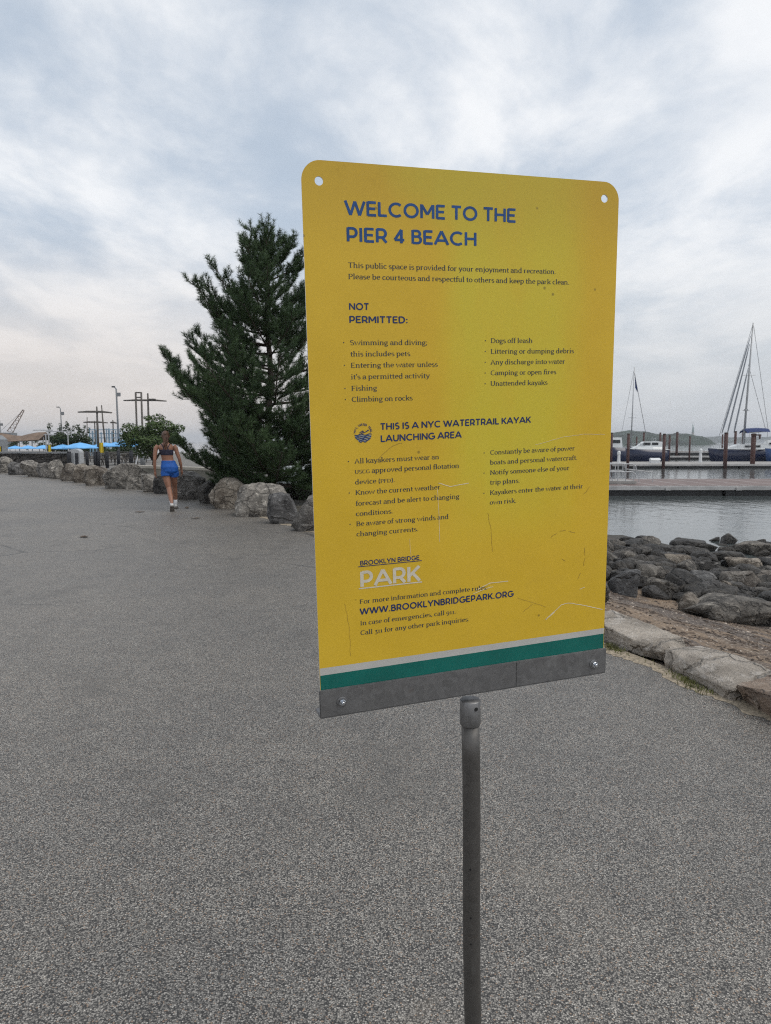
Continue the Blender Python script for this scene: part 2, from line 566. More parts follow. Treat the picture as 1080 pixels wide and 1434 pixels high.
M = dict(
    path=mat_path(), terrain=mat_terrain(), water=mat_water(), sign=mat_sign(),
    rock=mat_rock('fieldstone_grey', (0.26, 0.25, 0.238), (0.54, 0.525, 0.50), (0.065, 0.062, 0.059), False, 0.22),
    rock_tan=mat_rock('fieldstone_tan', (0.27, 0.245, 0.215), (0.52, 0.49, 0.45), (0.08, 0.066, 0.055), False, 0.2),
    rock_dark=mat_rock('wet_stone', (0.062, 0.057, 0.051), (0.145, 0.135, 0.12), (0.018, 0.0165, 0.015), True, 0.3),
    rock_mid=mat_rock('riprap_stone', (0.165, 0.156, 0.145), (0.40, 0.38, 0.35), (0.046, 0.043, 0.040), False, 0.2),
    rock_blue=mat_rock('bluish_stone', (0.18, 0.18, 0.182), (0.38, 0.38, 0.375), (0.056, 0.056, 0.057), False, 0.2),
    granite=mat_rock('granite_block', (0.52, 0.465, 0.40), (0.66, 0.615, 0.56), (0.29, 0.255, 0.215), False, 0.12, 0.2),
    granite_red=mat_rock('broken_granite', (0.34, 0.27, 0.215), (0.55, 0.49, 0.43), (0.16, 0.105, 0.075), False, 0.4, 0.2),
    galv=mat_galv('galvanised_bar', (0.16, 0.16, 0.162), (0.29, 0.29, 0.292)),
    pipe=mat_galv('weathered_pipe', (0.105, 0.10, 0.095), (0.16, 0.154, 0.146)),
    zinc=plain('bright_zinc', (0.55, 0.58, 0.62), 0.25, 1.0, 0.1),
    alu=plain('bare_aluminium', (0.72, 0.71, 0.68), 0.45, 0.6, 0.06),
    teal=plain('teal_enamel', (0.003, 0.135, 0.11), 0.35, 0, 0.12, 9),
    white_band=plain('off_white_enamel', (0.52, 0.51, 0.48), 0.45, 0, 0.06, 9),
    ink_blue=plain('blue_ink', (0.010, 0.070, 0.24), 0.45, 0, 0.15, 40),
    ink_navy=plain('navy_ink', (0.016, 0.034, 0.12), 0.45, 0, 0.15, 40),
    ink_grey=plain('slate_ink', (0.060, 0.066, 0.064), 0.5, 0, 0.2, 60),
    ink_white=plain('white_ink', (0.68, 0.62, 0.50), 0.5, 0, 0.08, 60),
    ink_sky=plain('pale_blue_ink', (0.26, 0.31, 0.34), 0.5, 0, 0.1, 60),
    scratch=plain('scratch_white', (0.80, 0.70, 0.50), 0.6, 0, 0.15, 90),
    crease=plain('crease_brown', (0.42, 0.275, 0.04), 0.6, 0, 0.2, 90),
    hole_dark=plain('bore_black', (0.01, 0.01, 0.01), 0.9),
    sand=plain('loose_sand', (0.27, 0.225, 0.165), 0.95, 0, 0.45, 60, 0.6),
    grass=plain('short_grass', (0.10, 0.105, 0.028), 0.7, 0, 0.35, 12),
    bark=plain('pine_bark', (0.055, 0.042, 0.033), 0.9, 0, 0.4, 14, 0.6),
    skin=plain('skin', (0.28, 0.135, 0.085), 0.5, 0, 0.08, 8),
    hair=plain('brown_hair', (0.085, 0.042, 0.024), 0.5, 0, 0.5, 60, 0.4),
    shorts=plain('blue_jersey', (0.006, 0.085, 0.36), 0.7, 0, 0.15, 14, 0.3),
    bra=plain('dark_navy_jersey', (0.018, 0.018, 0.038), 0.7, 0, 0.3, 30, 0.2),
    sock=plain('white_cotton', (0.72, 0.72, 0.74), 0.9, 0, 0.06, 60),
    shoe=plain('white_shoe', (0.55, 0.54, 0.52), 0.6, 0, 0.1, 30),
    sole=plain('grey_rubber', (0.14, 0.125, 0.11), 0.8, 0, 0.2, 30),
    wrack=plain('wrack_wood', (0.085, 0.064, 0.050), 0.95, 0, 0.75, 9),
    pebble=plain('beach_pebbles', (0.36, 0.31, 0.26), 0.85, 0, 0.5, 9),
    dead_leaf=plain('dead_leaf', (0.085, 0.055, 0.032), 0.8, 0, 0.3, 20),
    concrete=plain('weathered_concrete', (0.20, 0.19, 0.16), 0.9, 0, 0.2, 2.5, 0.3),
    concrete_light=plain('pale_concrete', (0.40, 0.37, 0.32), 0.9, 0, 0.12, 2.5),
    gabion=mat_rock('gabion_stone', (0.085, 0.08, 0.076), (0.19, 0.175, 0.16), (0.025, 0.024, 0.023)),
    dark_metal=plain('dark_painted_steel', (0.028, 0.030, 0.036), 0.6, 0.1, 0.2),
    grey_metal=plain('grey_painted_steel', (0.22, 0.23, 0.24), 0.55, 0.2, 0.12),
    pale_metal=plain('pale_steel', (0.42, 0.43, 0.44), 0.5, 0.3, 0.1),
    blue_metal=plain('blue_grey_steel', (0.20, 0.31, 0.40), 0.55, 0.1, 0.12),
    umbrella=plain('sky_blue_canvas', (0.16, 0.44, 0.82), 0.8, 0, 0.08, 2.0),
    yellow_cloth=plain('yellow_banner_cloth', (0.62, 0.47, 0.03), 0.7, 0, 0.1),
    timber=plain('weathered_timber', (0.10, 0.09, 0.08), 0.85, 0, 0.25, 5),
    timber_brown=plain('brown_timber', (0.16, 0.105, 0.075), 0.85, 0, 0.25, 5),
    thatch=plain('tan_roof_cloth', (0.17, 0.12, 0.088), 0.9, 0, 0.25, 1.2),
    white_paint=plain('white_paint', (0.62, 0.63, 0.64), 0.5, 0, 0.08),
    pile=plain('rusty_steel_pile', (0.068, 0.030, 0.026), 0.75, 0, 0.35, 2.0),
    deck=None,
    dock_side=plain('weathered_white_fascia', (0.42, 0.41, 0.40), 0.8, 0, 0.18, 1.5),
    dock_top=plain('grey_dock_concrete', (0.30, 0.29, 0.275), 0.9, 0, 0.15, 1.0),
    float_shade=plain('shadow_black_float', (0.010, 0.010, 0.011), 0.6),  # near-black on the floats paints in the shadow under the docks
    hull_navy=plain('navy_gelcoat', (0.008, 0.014, 0.045), 0.25, 0, 0.15, 0.5),
    hull_blue=plain('blue_gelcoat', (0.012, 0.045, 0.14), 0.3, 0, 0.12, 0.5),
    gel_white=plain('white_gelcoat', (0.66, 0.68, 0.68), 0.3, 0, 0.05, 1.0),
    cabin_glass=plain('dark_cabin_glass', (0.012, 0.016, 0.02), 0.1),
    canvas_blue=plain('navy_canvas', (0.012, 0.03, 0.115), 0.8, 0, 0.1),
    spar=plain('aluminium_spar', (0.42, 0.43, 0.44), 0.45, 0.3, 0.1),
    rig=plain('rigging_wire', (0.14, 0.145, 0.15), 0.5, 0.2, 0.1),
    sailcloth=plain('furled_sailcloth', (0.26, 0.28, 0.31), 0.8, 0, 0.1),
    hill=plain('wooded_hill', (0.026, 0.040, 0.030), 0.95, 0, 0.5, 0.03),
    verdigris=plain('verdigris_copper', (0.16, 0.25, 0.22), 0.8, 0, 0.1, 0.2),
    plinth=plain('pale_granite_plinth', (0.30, 0.29, 0.27), 0.9, 0, 0.1, 0.2),
)


def mat_leaf(name, lo, hi, sp=0.25):
    m = Mat(name, 0.6, 0, sp)
    n = m.noise(0.9, 3, 0.6)
    n2 = m.noise(9.0, 3, 0.6)
    c = m.mix(m.math('ADD', m.math('MULTIPLY', m.ramp(n, 0.3, 0.7), 0.5), m.math('MULTIPLY', m.ramp(n2, 0.3, 0.7), 0.5)), lo, hi)
    m.color(c)
    return m.m


M['needles'] = mat_leaf('pine_needles', (0.034, 0.064, 0.030), (0.085, 0.135, 0.055))
M['leaf'] = mat_leaf('broad_leaves', (0.032, 0.060, 0.018), (0.085, 0.125, 0.040))
M['leaf_dark'] = mat_leaf('dark_leaves', (0.022, 0.040, 0.018), (0.050, 0.075, 0.030))


def mat_deck():
    m = Mat('brown_deck_boards', 0.85)
    x, y, z = m.sepx()
    n = m.noise(1.2, 5, 0.6)
    c = m.mix(m.ramp(n, 0.3, 0.7), (0.15, 0.112, 0.104), (0.215, 0.165, 0.154))
    fx = m.math('FRACT', m.math('MULTIPLY', x, 0.55))
    c = m.mix(m.math('LESS_THAN', fx, 0.05), c, (0.36, 0.34, 0.33))
    fy = m.math('FRACT', m.math('MULTIPLY', y, 7.0))
    c = m.mix(m.math('MULTIPLY', m.math('LESS_THAN', fy, 0.12), 0.6), c, (0.05, 0.035, 0.032))
    m.color(c)
    return m.m


M['deck'] = mat_deck()

# ------------------------------------------------------------------ ground shape
EDGE = [(7.0, -7.0), (2.75, 2.72), (2.19, 4.0), (1.65, 5.29), (0.2, 8.9), (-1.21, 12.4), (-1.93, 13.7), (-3.11, 16.2), (-4.91, 19.5),
        (-7.3, 22.7), (-9.76, 25.6), (-12.16, 28.5), (-15.19, 32.0), (-18.42, 35.8), (-24.0, 42.0), (-34, 51), (-60, 70)]
BANK = [(14.0, -23.0), (7.0, -7.0), (2.19, 4.0), (1.65, 5.29), (0.35, 8.9), (0.2, 12.4), (0.4, 16.0), (-0.4, 20.0), (-3.5, 25.0), (-8.5, 30.0),
        (-11.5, 45.0), (-15.0, 80.0), (-40.0, 130.0), (-160, 200.0), (-900.0, 400.0)]
WATER_Z = -1.5


def seg_dist(P, L):
    """signed distance of points P (n,2) to polyline L, positive on its right"""
    best = np.full(len(P), 1e9)
    sg = np.ones(len(P))
    for (ax, ay), (bx, by) in zip(L[:-1], L[1:]):
        d = np.array([bx - ax, by - ay])
        w = P - np.array([ax, ay])
        t = np.clip((w @ d) / (d @ d), 0, 1)
        e = w - t[:, None] * d
        r = np.hypot(e[:, 0], e[:, 1])
        cr = d[0] * w[:, 1] - d[1] * w[:, 0]
        m = r < best
        best[m] = r[m]
        sg[m] = np.where(cr[m] < 0, 1, -1)
    return best * sg


def terrain_z(P):
    P = np.asarray(P, float).reshape(-1, 2)
    t = seg_dist(P, BANK)
    beach = np.interp(t, [-1e3, -0.3, 0.15, 0.8, 2.0, 3.2, 5.0, 7.5, 9.0, 11.0, 30.0, 1e5], [-0.03, -0.03, -0.02, -0.08, -0.30, -0.58, -0.85, -1.20, -1.50, -2.2, -3.5, -5.0])
    rip = np.interp(t, [-1e3, -0.3, 0.0, 1.0, 4.0, 12.0, 1e5], [-0.03, -0.03, 0.0, -0.35, -1.8, -3.5, -5.0])
    w = np.clip((P[:, 1] - 13.0 - 1.2 * np.maximum(P[:, 0], 0)) / 6.0, 0, 1)
    z = beach * (1 - w) + rip * w
    g = np.array([noise.fractal(Vector((x * 0.8, y * 0.8, 3.0)), 1.0, 2.0, 3) for x, y in P]) if len(P) < 60000 else 0
    return z + np.where(t > 0.3, 0.05 * g, 0)


def on_terrain(px, py):
    d = ray(px, py)
    lo = 2.0
    for i in range(900):
        s = lo + i * 0.04
        p = Vector((0, 0, EYE)) + d * s
        if p.z < max(-1.52, terrain_z([(p.x, p.y)])[0]):
            return p
    return onz(px, py, -1.5)


def axis(a, b, step, lo, hi):
    c = list(np.arange(a, b + 1e-6, step))
    s, x = step, a
    left = []
    while x > lo:
        s *= 1.35
        x -= s
        left.append(x)
    s, x = step, b
    right = []
    while x < hi:
        s *= 1.35
        x += s
        right.append(x)
    return np.array(left[::-1] + c + right)


xs = axis(-6, 16, 0.22, -3000, 400)
ys = axis(1, 30, 0.22, -60, 3000)
gx, gy = np.meshgrid(xs, ys)
P2 = np.c_[gx.ravel(), gy.ravel()]
Z = terrain_z(P2)
nx, ny = len(xs), len(ys)
ii = np.arange(nx * ny).reshape(ny, nx)
F = np.c_[ii[:-1, :-1].ravel(), ii[:-1, 1:].ravel(), ii[1:, 1:].ravel(), ii[1:, :-1].ravel()]
ground = np_mesh('ground', np.c_[P2, Z], F, M['terrain'], None, True)
tag(ground, 'sandy shore sloping down from the path to the water', None, None, 'structure')

w = MB()
w.add([(-4000, -200, WATER_Z), (6000, -200, WATER_Z), (6000, 9000, WATER_Z), (-4000, 9000, WATER_Z)], [(0, 1, 2, 3)])
tag(w.build('water', M['water']), 'calm grey harbour water', None, None, 'structure')

# path: one sheet from its right edge to the far left
pv, pf = [], []
E2 = []
for (ax, ay), (bx, by) in zip(EDGE[:-1], EDGE[1:]):
    n = max(1, int(math.hypot(bx - ax, by - ay) / 0.35)) if by < 30 else 4
    for k in range(n):
        t = k / n
        E2.append((ax + (bx - ax) * t, ay + (by - ay) * t))
E2.append(EDGE[-1])
for x, y in E2:
    wob = 0.035 * noise.noise(Vector((x * 2.1, y * 2.1, 0)))
    pv += [(x + wob, y, 0.006), (x - 6, y, 0.006), (-140, y, 0.006)]
for i in range(len(E2) - 1):
    a, b = 3 * i, 3 * i + 3
    pf += [(a, b, b + 1, a + 1), (a + 1, b + 1, b + 2, a + 2)]
pm = MB()
pm.add(pv, pf)
tag(pm.build('path', M['path']), 'wide grey path of exposed aggregate asphalt', None, None, 'structure')

# sand drifted along the edging
sv, sf = [], []
dens = []
for a, b in zip(EDGE[:-1], EDGE[1:]):
    n = max(1, int(math.hypot(b[0] - a[0], b[1] - a[1]) / 0.045))
    dens += [(a[0] + (b[0] - a[0]) * k / n, a[1] + (b[1] - a[1]) * k / n) for k in range(n)]
pts = [p for p in dens if 1.0 < p[1] < 16.0]
for x, y in pts:
    a = 0.05 + 0.13 * noise.noise(Vector((x * 1.7, y * 1.7, 7))) + 0.06 * noise.noise(Vector((x * 6, y * 6, 2))) + 0.045 * noise.noise(Vector((x * 19, y * 19, 4)))
    a = max(a, -0.04)
    sv += [(x + 0.10, y + 0.042, 0.0088), (x - a * 0.92, y - a * 0.39, 0.0078)]
for i in range(len(pts) - 1):
    sf.append((2 * i, 2 * i + 2, 2 * i + 3, 2 * i + 1))
sm_ = MB()
sm_.add(sv, sf)
tag(sm_.build('sand', M['sand']), 'pale sand drifted along the edge of the path', 'sand', None, 'stuff')

# ------------------------------------------------------------------ lettering engine
def arc(cx, cy, rx, ry, a0, a1, n=14):
    return [(cx + rx * math.cos(R(a0 + (a1 - a0) * i / n)), cy + ry * math.sin(R(a0 + (a1 - a0) * i / n))) for i in range(n + 1)]


SANS = {  # geometric capitals, cap height 1
    'A': (0.94, [[(0, 0), (0.47, 1), (0.94, 0)], [(0.18, 0.30), (0.76, 0.30)]]),
    'B': (0.66, [[(0.06, 0), (0.06, 1)], [(0.06, 0.95)] + arc(0.34, 0.74, 0.22, 0.21, 90, -90) + [(0.06, 0.53)], [(0.38, 0.53)] + arc(0.38, 0.29, 0.24, 0.24, 90, -90) + [(0.06, 0.05)]]),
    'C': (0.90, [arc(0.52, 0.5, 0.46, 0.45, 48, 312, 22)]),
    'D': (0.82, [[(0.06, 0), (0.06, 1)], [(0.06, 0.95), (0.34, 0.95)] + arc(0.34, 0.5, 0.42, 0.45, 90, -90, 18) + [(0.06, 0.05)]]),
    'E': (0.62, [[(0.06, 0), (0.06, 1)], [(0.06, 0.95), (0.62, 0.95)], [(0.06, 0.51), (0.56, 0.51)], [(0.06, 0.05), (0.63, 0.05)]]),
    'F': (0.58, [[(0.06, 0), (0.06, 1)], [(0.06, 0.95), (0.60, 0.95)], [(0.06, 0.48), (0.54, 0.48)]]),
    'G': (0.94, [arc(0.52, 0.5, 0.46, 0.45, 48, 335, 24), [(0.54, 0.46), (0.94, 0.46), (0.94, 0.2)]]),
    'H': (0.80, [[(0.06, 0), (0.06, 1)], [(0.74, 0), (0.74, 1)], [(0.06, 0.51), (0.74, 0.51)]]),
    'I': (0.16, [[(0.08, 0), (0.08, 1)]]),
    'K': (0.72, [[(0.06, 0), (0.06, 1)], [(0.70, 1), (0.10, 0.38)], [(0.30, 0.56), (0.72, 0)]]),
    'L': (0.56, [[(0.06, 0), (0.06, 1)], [(0.06, 0.05), (0.58, 0.05)]]),
    'M': (0.96, [[(0.06, 0), (0.06, 1)], [(0.08, 0.96), (0.48, 0.28), (0.88, 0.96)], [(0.90, 0), (0.90, 1)]]),
    'N': (0.84, [[(0.06, 0), (0.06, 1)], [(0.06, 0.97), (0.78, 0.03)], [(0.78, 0), (0.78, 1)]]),
    'O': (1.02, [arc(0.51, 0.5, 0.45, 0.45, 0, 360, 28)]),
    'P': (0.66, [[(0.06, 0), (0.06, 1)], [(0.06, 0.95), (0.34, 0.95)] + arc(0.36, 0.65, 0.25, 0.30, 90, -90) + [(0.06, 0.35)]]),
    'R': (0.70, [[(0.06, 0), (0.06, 1)], [(0.06, 0.95), (0.34, 0.95)] + arc(0.38, 0.66, 0.25, 0.29, 90, -90) + [(0.06, 0.37)], [(0.40, 0.37), (0.68, 0)]]),
    'S': (0.62, [arc(0.32, 0.73, 0.24, 0.22, 40, 230, 14) + [(0.30, 0.51)] + arc(0.32, 0.28, 0.25, 0.23, 75, -140, 14)]),
    'T': (0.70, [[(0.35, 0), (0.35, 1)], [(0, 0.95), (0.70, 0.95)]]),
    'U': (0.80, [[(0.06, 1), (0.06, 0.40)] + arc(0.40, 0.39, 0.34, 0.34, 180, 360, 16) + [(0.74, 1)]]),
    'V': (0.86, [[(0.0, 1), (0.43, 0), (0.86, 1)]]),
    'W': (1.30, [[(0.0, 1), (0.34, 0), (0.65, 0.97), (0.96, 0), (1.30, 1)]]),
    'Y': (0.82, [[(0.0, 1), (0.41, 0.42), (0.82, 1)], [(0.41, 0.44), (0.41, 0)]]),
    '4': (0.72, [[(0.70, 0.24), (0.04, 0.24), (0.50, 0.99), (0.50, 0)]]),
    '.': (0.16, [[(0.08, 0), (0.08, 0.15)]]),
    ':': (0.16, [[(0.08, 0), (0.08, 0.15)], [(0.08, 0.52), (0.08, 0.67)]]),
}
XH, CP, AS, DS = 0.46, 0.66, 0.72, -0.21


def st(x, y0, y1, b=1, t=-1):
    """stem with slab serifs: b/t: 0 none, 1 both sides, -1 left only, 2 right only"""
    r = [('s', [(x, y0), (x, y1)])]
    for y, k, e in ((y0, b, 0.018), (y1, t, -0.022)):
        if k:
            a, c = (0.085 if k in (1, -1) else 0), (0.085 if k in (1, 2) else 0)
            r.append(('h', [(x - a, y + e), (x + c, y + e)]))
    return r


def cu(*p):
    return [('s', list(p))]


def ar(*a):
    return [('s', arc(*a))]


SERIF = {
    'a': (0.42, [('s', arc(0.19, 0.33, 0.13, 0.125, 165, 0, 9) + [(0.32, 0.05), (0.40, 0.0)])] + [('s', [(0.32, 0.27)] + arc(0.185, 0.13, 0.125, 0.13, 95, 345, 12))]),
    'b': (0.48, st(0.10, 0, AS, 0, -1) + ar(0.245, 0.23, 0.155, 0.225, 155, -155)),
    'c': (0.40, ar(0.23, 0.23, 0.17, 0.225, 48, 315)),
    'd': (0.50, ar(0.215, 0.23, 0.155, 0.225, 25, 335) + st(0.365, 0, AS, 2, -1)),
    'e': (0.43, [('s', [(0.06, 0.25), (0.37, 0.27)] + arc(0.22, 0.24, 0.155, 0.215, 5, 312, 16))]),
    'f': (0.29, [('s', [(0.13, 0.02), (0.13, 0.52)] + arc(0.25, 0.56, 0.12, 0.15, 180, 60, 7))] + [('h', [(0.03, 0.02), (0.24, 0.02)]), ('h', [(0.03, 0.43), (0.29, 0.43)])]),
    'g': (0.46, ar(0.20, 0.28, 0.135, 0.16, 0, 360) + [('s', [(0.14, 0.14), (0.09, 0.06), (0.16, 0.01), (0.30, -0.01), (0.38, -0.07), (0.33, -0.17), (0.18, -0.21), (0.07, -0.15), (0.10, -0.05), (0.18, 0.0)]), ('h', [(0.31, 0.40), (0.44, 0.43)])]),
    'h': (0.52, st(0.11, 0, AS) + [('s', [(0.11, 0.34)] + arc(0.25, 0.30, 0.14, 0.145, 150, 0, 9) + [(0.39, 0.0)]), ('h', [(0.31, 0.018), (0.47, 0.018)])]),
    'i': (0.25, st(0.12, 0, XH) + cu((0.12, 0.60), (0.12, 0.69))),
    'j': (0.25, [('s', [(0.14, XH), (0.14, -0.08), (0.09, -0.17), (-0.02, -0.20)]), ('h', [(0.05, 0.44), (0.14, 0.44)])] + cu((0.14, 0.60), (0.14, 0.69))),
    'k': (0.50, st(0.11, 0, AS) + cu((0.41, 0.44), (0.13, 0.20)) + cu((0.22, 0.28), (0.44, 0.0)) + [('h', [(0.32, 0.44), (0.48, 0.44)]), ('h', [(0.36, 0.018), (0.51, 0.018)])]),
    'l': (0.25, st(0.12, 0, AS)),
    'm': (0.78, st(0.11, 0, XH) + [('s', [(0.11, 0.34)] + arc(0.245, 0.30, 0.135, 0.145, 150, 0, 9) + [(0.38, 0.0)]), ('s', [(0.38, 0.34)] + arc(0.515, 0.30, 0.135, 0.145, 150, 0, 9) + [(0.65, 0.0)]), ('h', [(0.30, 0.018), (0.46, 0.018)]), ('h', [(0.57, 0.018), (0.73, 0.018)])]),
    'n': (0.52, st(0.11, 0, XH) + [('s', [(0.11, 0.34)] + arc(0.25, 0.30, 0.14, 0.145, 150, 0, 9) + [(0.39, 0.0)]), ('h', [(0.31, 0.018), (0.47, 0.018)])]),
    'o': (0.46, ar(0.23, 0.23, 0.17, 0.22, 0, 360, 18)),
    'p': (0.49, st(0.10, DS, XH) + ar(0.255, 0.23, 0.155, 0.225, 155, -155)),
    'q': (0.49, ar(0.22, 0.23, 0.155, 0.225, 25, 335) + st(0.37, DS, XH, 1, 0)),
    'r': (0.37, st(0.11, 0, XH) + cu((0.11, 0.32), (0.20, 0.43), (0.33, 0.43))),
    's': (0.36, [('s', arc(0.18, 0.335, 0.115, 0.11, 35, 220, 9) + [(0.18, 0.235)] + arc(0.18, 0.12, 0.125, 0.115, 70, -145, 9))]),
    't': (0.30, [('s', [(0.13, 0.58), (0.13, 0.10)] + arc(0.22, 0.10, 0.09, 0.095, 180, 300, 6)), ('h', [(0.02, 0.43), (0.28, 0.43)])]),
    'u': (0.51, [('s', [(0.11, XH), (0.11, 0.15)] + arc(0.24, 0.15, 0.13, 0.14, 180, 330, 9)), ('h', [(0.02, 0.44), (0.11, 0.44)])] + st(0.38, 0, XH, 2, -1)),
    'v': (0.46, cu((0.06, 0.45), (0.23, 0.0), (0.40, 0.45)) + [('h', [(0.0, 0.44), (0.14, 0.44)]), ('h', [(0.32, 0.44), (0.46, 0.44)])]),
    'w': (0.70, cu((0.06, 0.45), (0.20, 0.0), (0.35, 0.44), (0.50, 0.0), (0.64, 0.45)) + [('h', [(0.0, 0.44), (0.13, 0.44)]), ('h', [(0.57, 0.44), (0.70, 0.44)])]),
    'y': (0.46, cu((0.06, 0.45), (0.23, 0.02)) + cu((0.40, 0.45), (0.20, -0.12), (0.06, -0.20)) + [('h', [(0.0, 0.44), (0.14, 0.44)]), ('h', [(0.32, 0.44), (0.46, 0.44)])]),
    'A': (0.62, cu((0.07, 0), (0.30, 0.66), (0.55, 0)) + [('h', [(0.15, 0.22), (0.46, 0.22)]), ('h', [(0.0, 0.018), (0.16, 0.018)]), ('h', [(0.46, 0.018), (0.63, 0.018)])]),
    'B': (0.54, st(0.12, 0, CP, -1, -1) + [('s', [(0.12, 0.64)] + arc(0.28, 0.50, 0.13, 0.14, 90, -90) + [(0.12, 0.35)]), ('s', [(0.30, 0.35)] + arc(0.30, 0.19, 0.16, 0.17, 90, -90) + [(0.12, 0.02)])]),
    'C': (0.58, ar(0.33, 0.33, 0.25, 0.32, 45, 318, 18)),
    'D': (0.64, st(0.12, 0, CP, -1, -1) + [('s', [(0.12, 0.64)] + arc(0.28, 0.33, 0.28, 0.31, 90, -90, 16) + [(0.12, 0.02)])]),
    'E': (0.54, st(0.12, 0, CP, -1, -1) + [('h', [(0.12, 0.64), (0.48, 0.64)]), ('h', [(0.12, 0.34), (0.40, 0.34)]), ('h', [(0.12, 0.018), (0.50, 0.018)])]),
    'F': (0.50, st(0.12, 0, CP, 1, -1) + [('h', [(0.12, 0.64), (0.48, 0.64)]), ('h', [(0.12, 0.33), (0.40, 0.33)])]),
    'G': (0.62, ar(0.33, 0.33, 0.25, 0.32, 45, 330, 18) + st(0.52, 0.04, 0.28, 0, 1)),
    'I': (0.28, st(0.14, 0, CP, 1, 1)),
    'K': (0.60, st(0.12, 0, CP, 1, 1) + cu((0.50, 0.64), (0.15, 0.30)) + cu((0.24, 0.38), (0.52, 0.0)) + [('h', [(0.42, 0.64), (0.58, 0.64)]), ('h', [(0.44, 0.018), (0.61, 0.018)])]),
    'L': (0.50, st(0.12, 0, CP, -1, 1) + [('h', [(0.12, 0.018), (0.46, 0.018)])]),
    'N': (0.68, st(0.12, 0, CP, 1, -1) + cu((0.12, 0.64), (0.56, 0.02)) + st(0.56, 0, CP, 0, 1)),
    'P': (0.52, st(0.12, 0, CP, 1, -1) + [('s', [(0.12, 0.64)] + arc(0.29, 0.47, 0.17, 0.17, 90, -90) + [(0.12, 0.29)])]),
    'S': (0.47, [('s', arc(0.235, 0.485, 0.155, 0.16, 35, 225, 10) + [(0.235, 0.34)] + arc(0.235, 0.17, 0.17, 0.165, 70, -145, 10))]),
    'T': (0.58, st(0.29, 0, CP, 1, 0) + [('h', [(0.04, 0.64), (0.54, 0.64)])]),
    'U': (0.64, [('s', [(0.12, CP), (0.12, 0.22)] + arc(0.32, 0.21, 0.20, 0.20, 180, 360, 14) + [(0.52, CP)]), ('h', [(0.03, 0.64), (0.21, 0.64)]), ('h', [(0.43, 0.64), (0.61, 0.64)])]),
    '9': (0.46, ar(0.22, 0.27, 0.15, 0.18, 0, 360) + cu((0.37, 0.27), (0.34, 0.02), (0.22, -0.14), (0.10, -0.19))),
    '1': (0.30, st(0.15, 0, XH, 1, -1)),
    '3': (0.42, [('s', [(0.07, 0.43), (0.32, 0.44), (0.20, 0.22)] + arc(0.20, 0.01, 0.15, 0.17, 85, -140, 9))]),
    '.': (0.17, cu((0.085, 0.0), (0.085, 0.075))),
    ',': (0.17, cu((0.10, 0.07), (0.05, -0.09))),
    ';': (0.19, cu((0.10, 0.07), (0.05, -0.09)) + cu((0.10, 0.36), (0.10, 0.44))),
    ':': (0.18, cu((0.09, 0.0), (0.09, 0.075)) + cu((0.09, 0.36), (0.09, 0.44))),
    "'": (0.14, cu((0.07, 0.50), (0.07, 0.70))),
    '(': (0.26, ar(0.32, 0.26, 0.22, 0.44, 125, 235)),
    ')': (0.26, ar(-0.06, 0.26, 0.22, 0.44, 55, -55)),
}


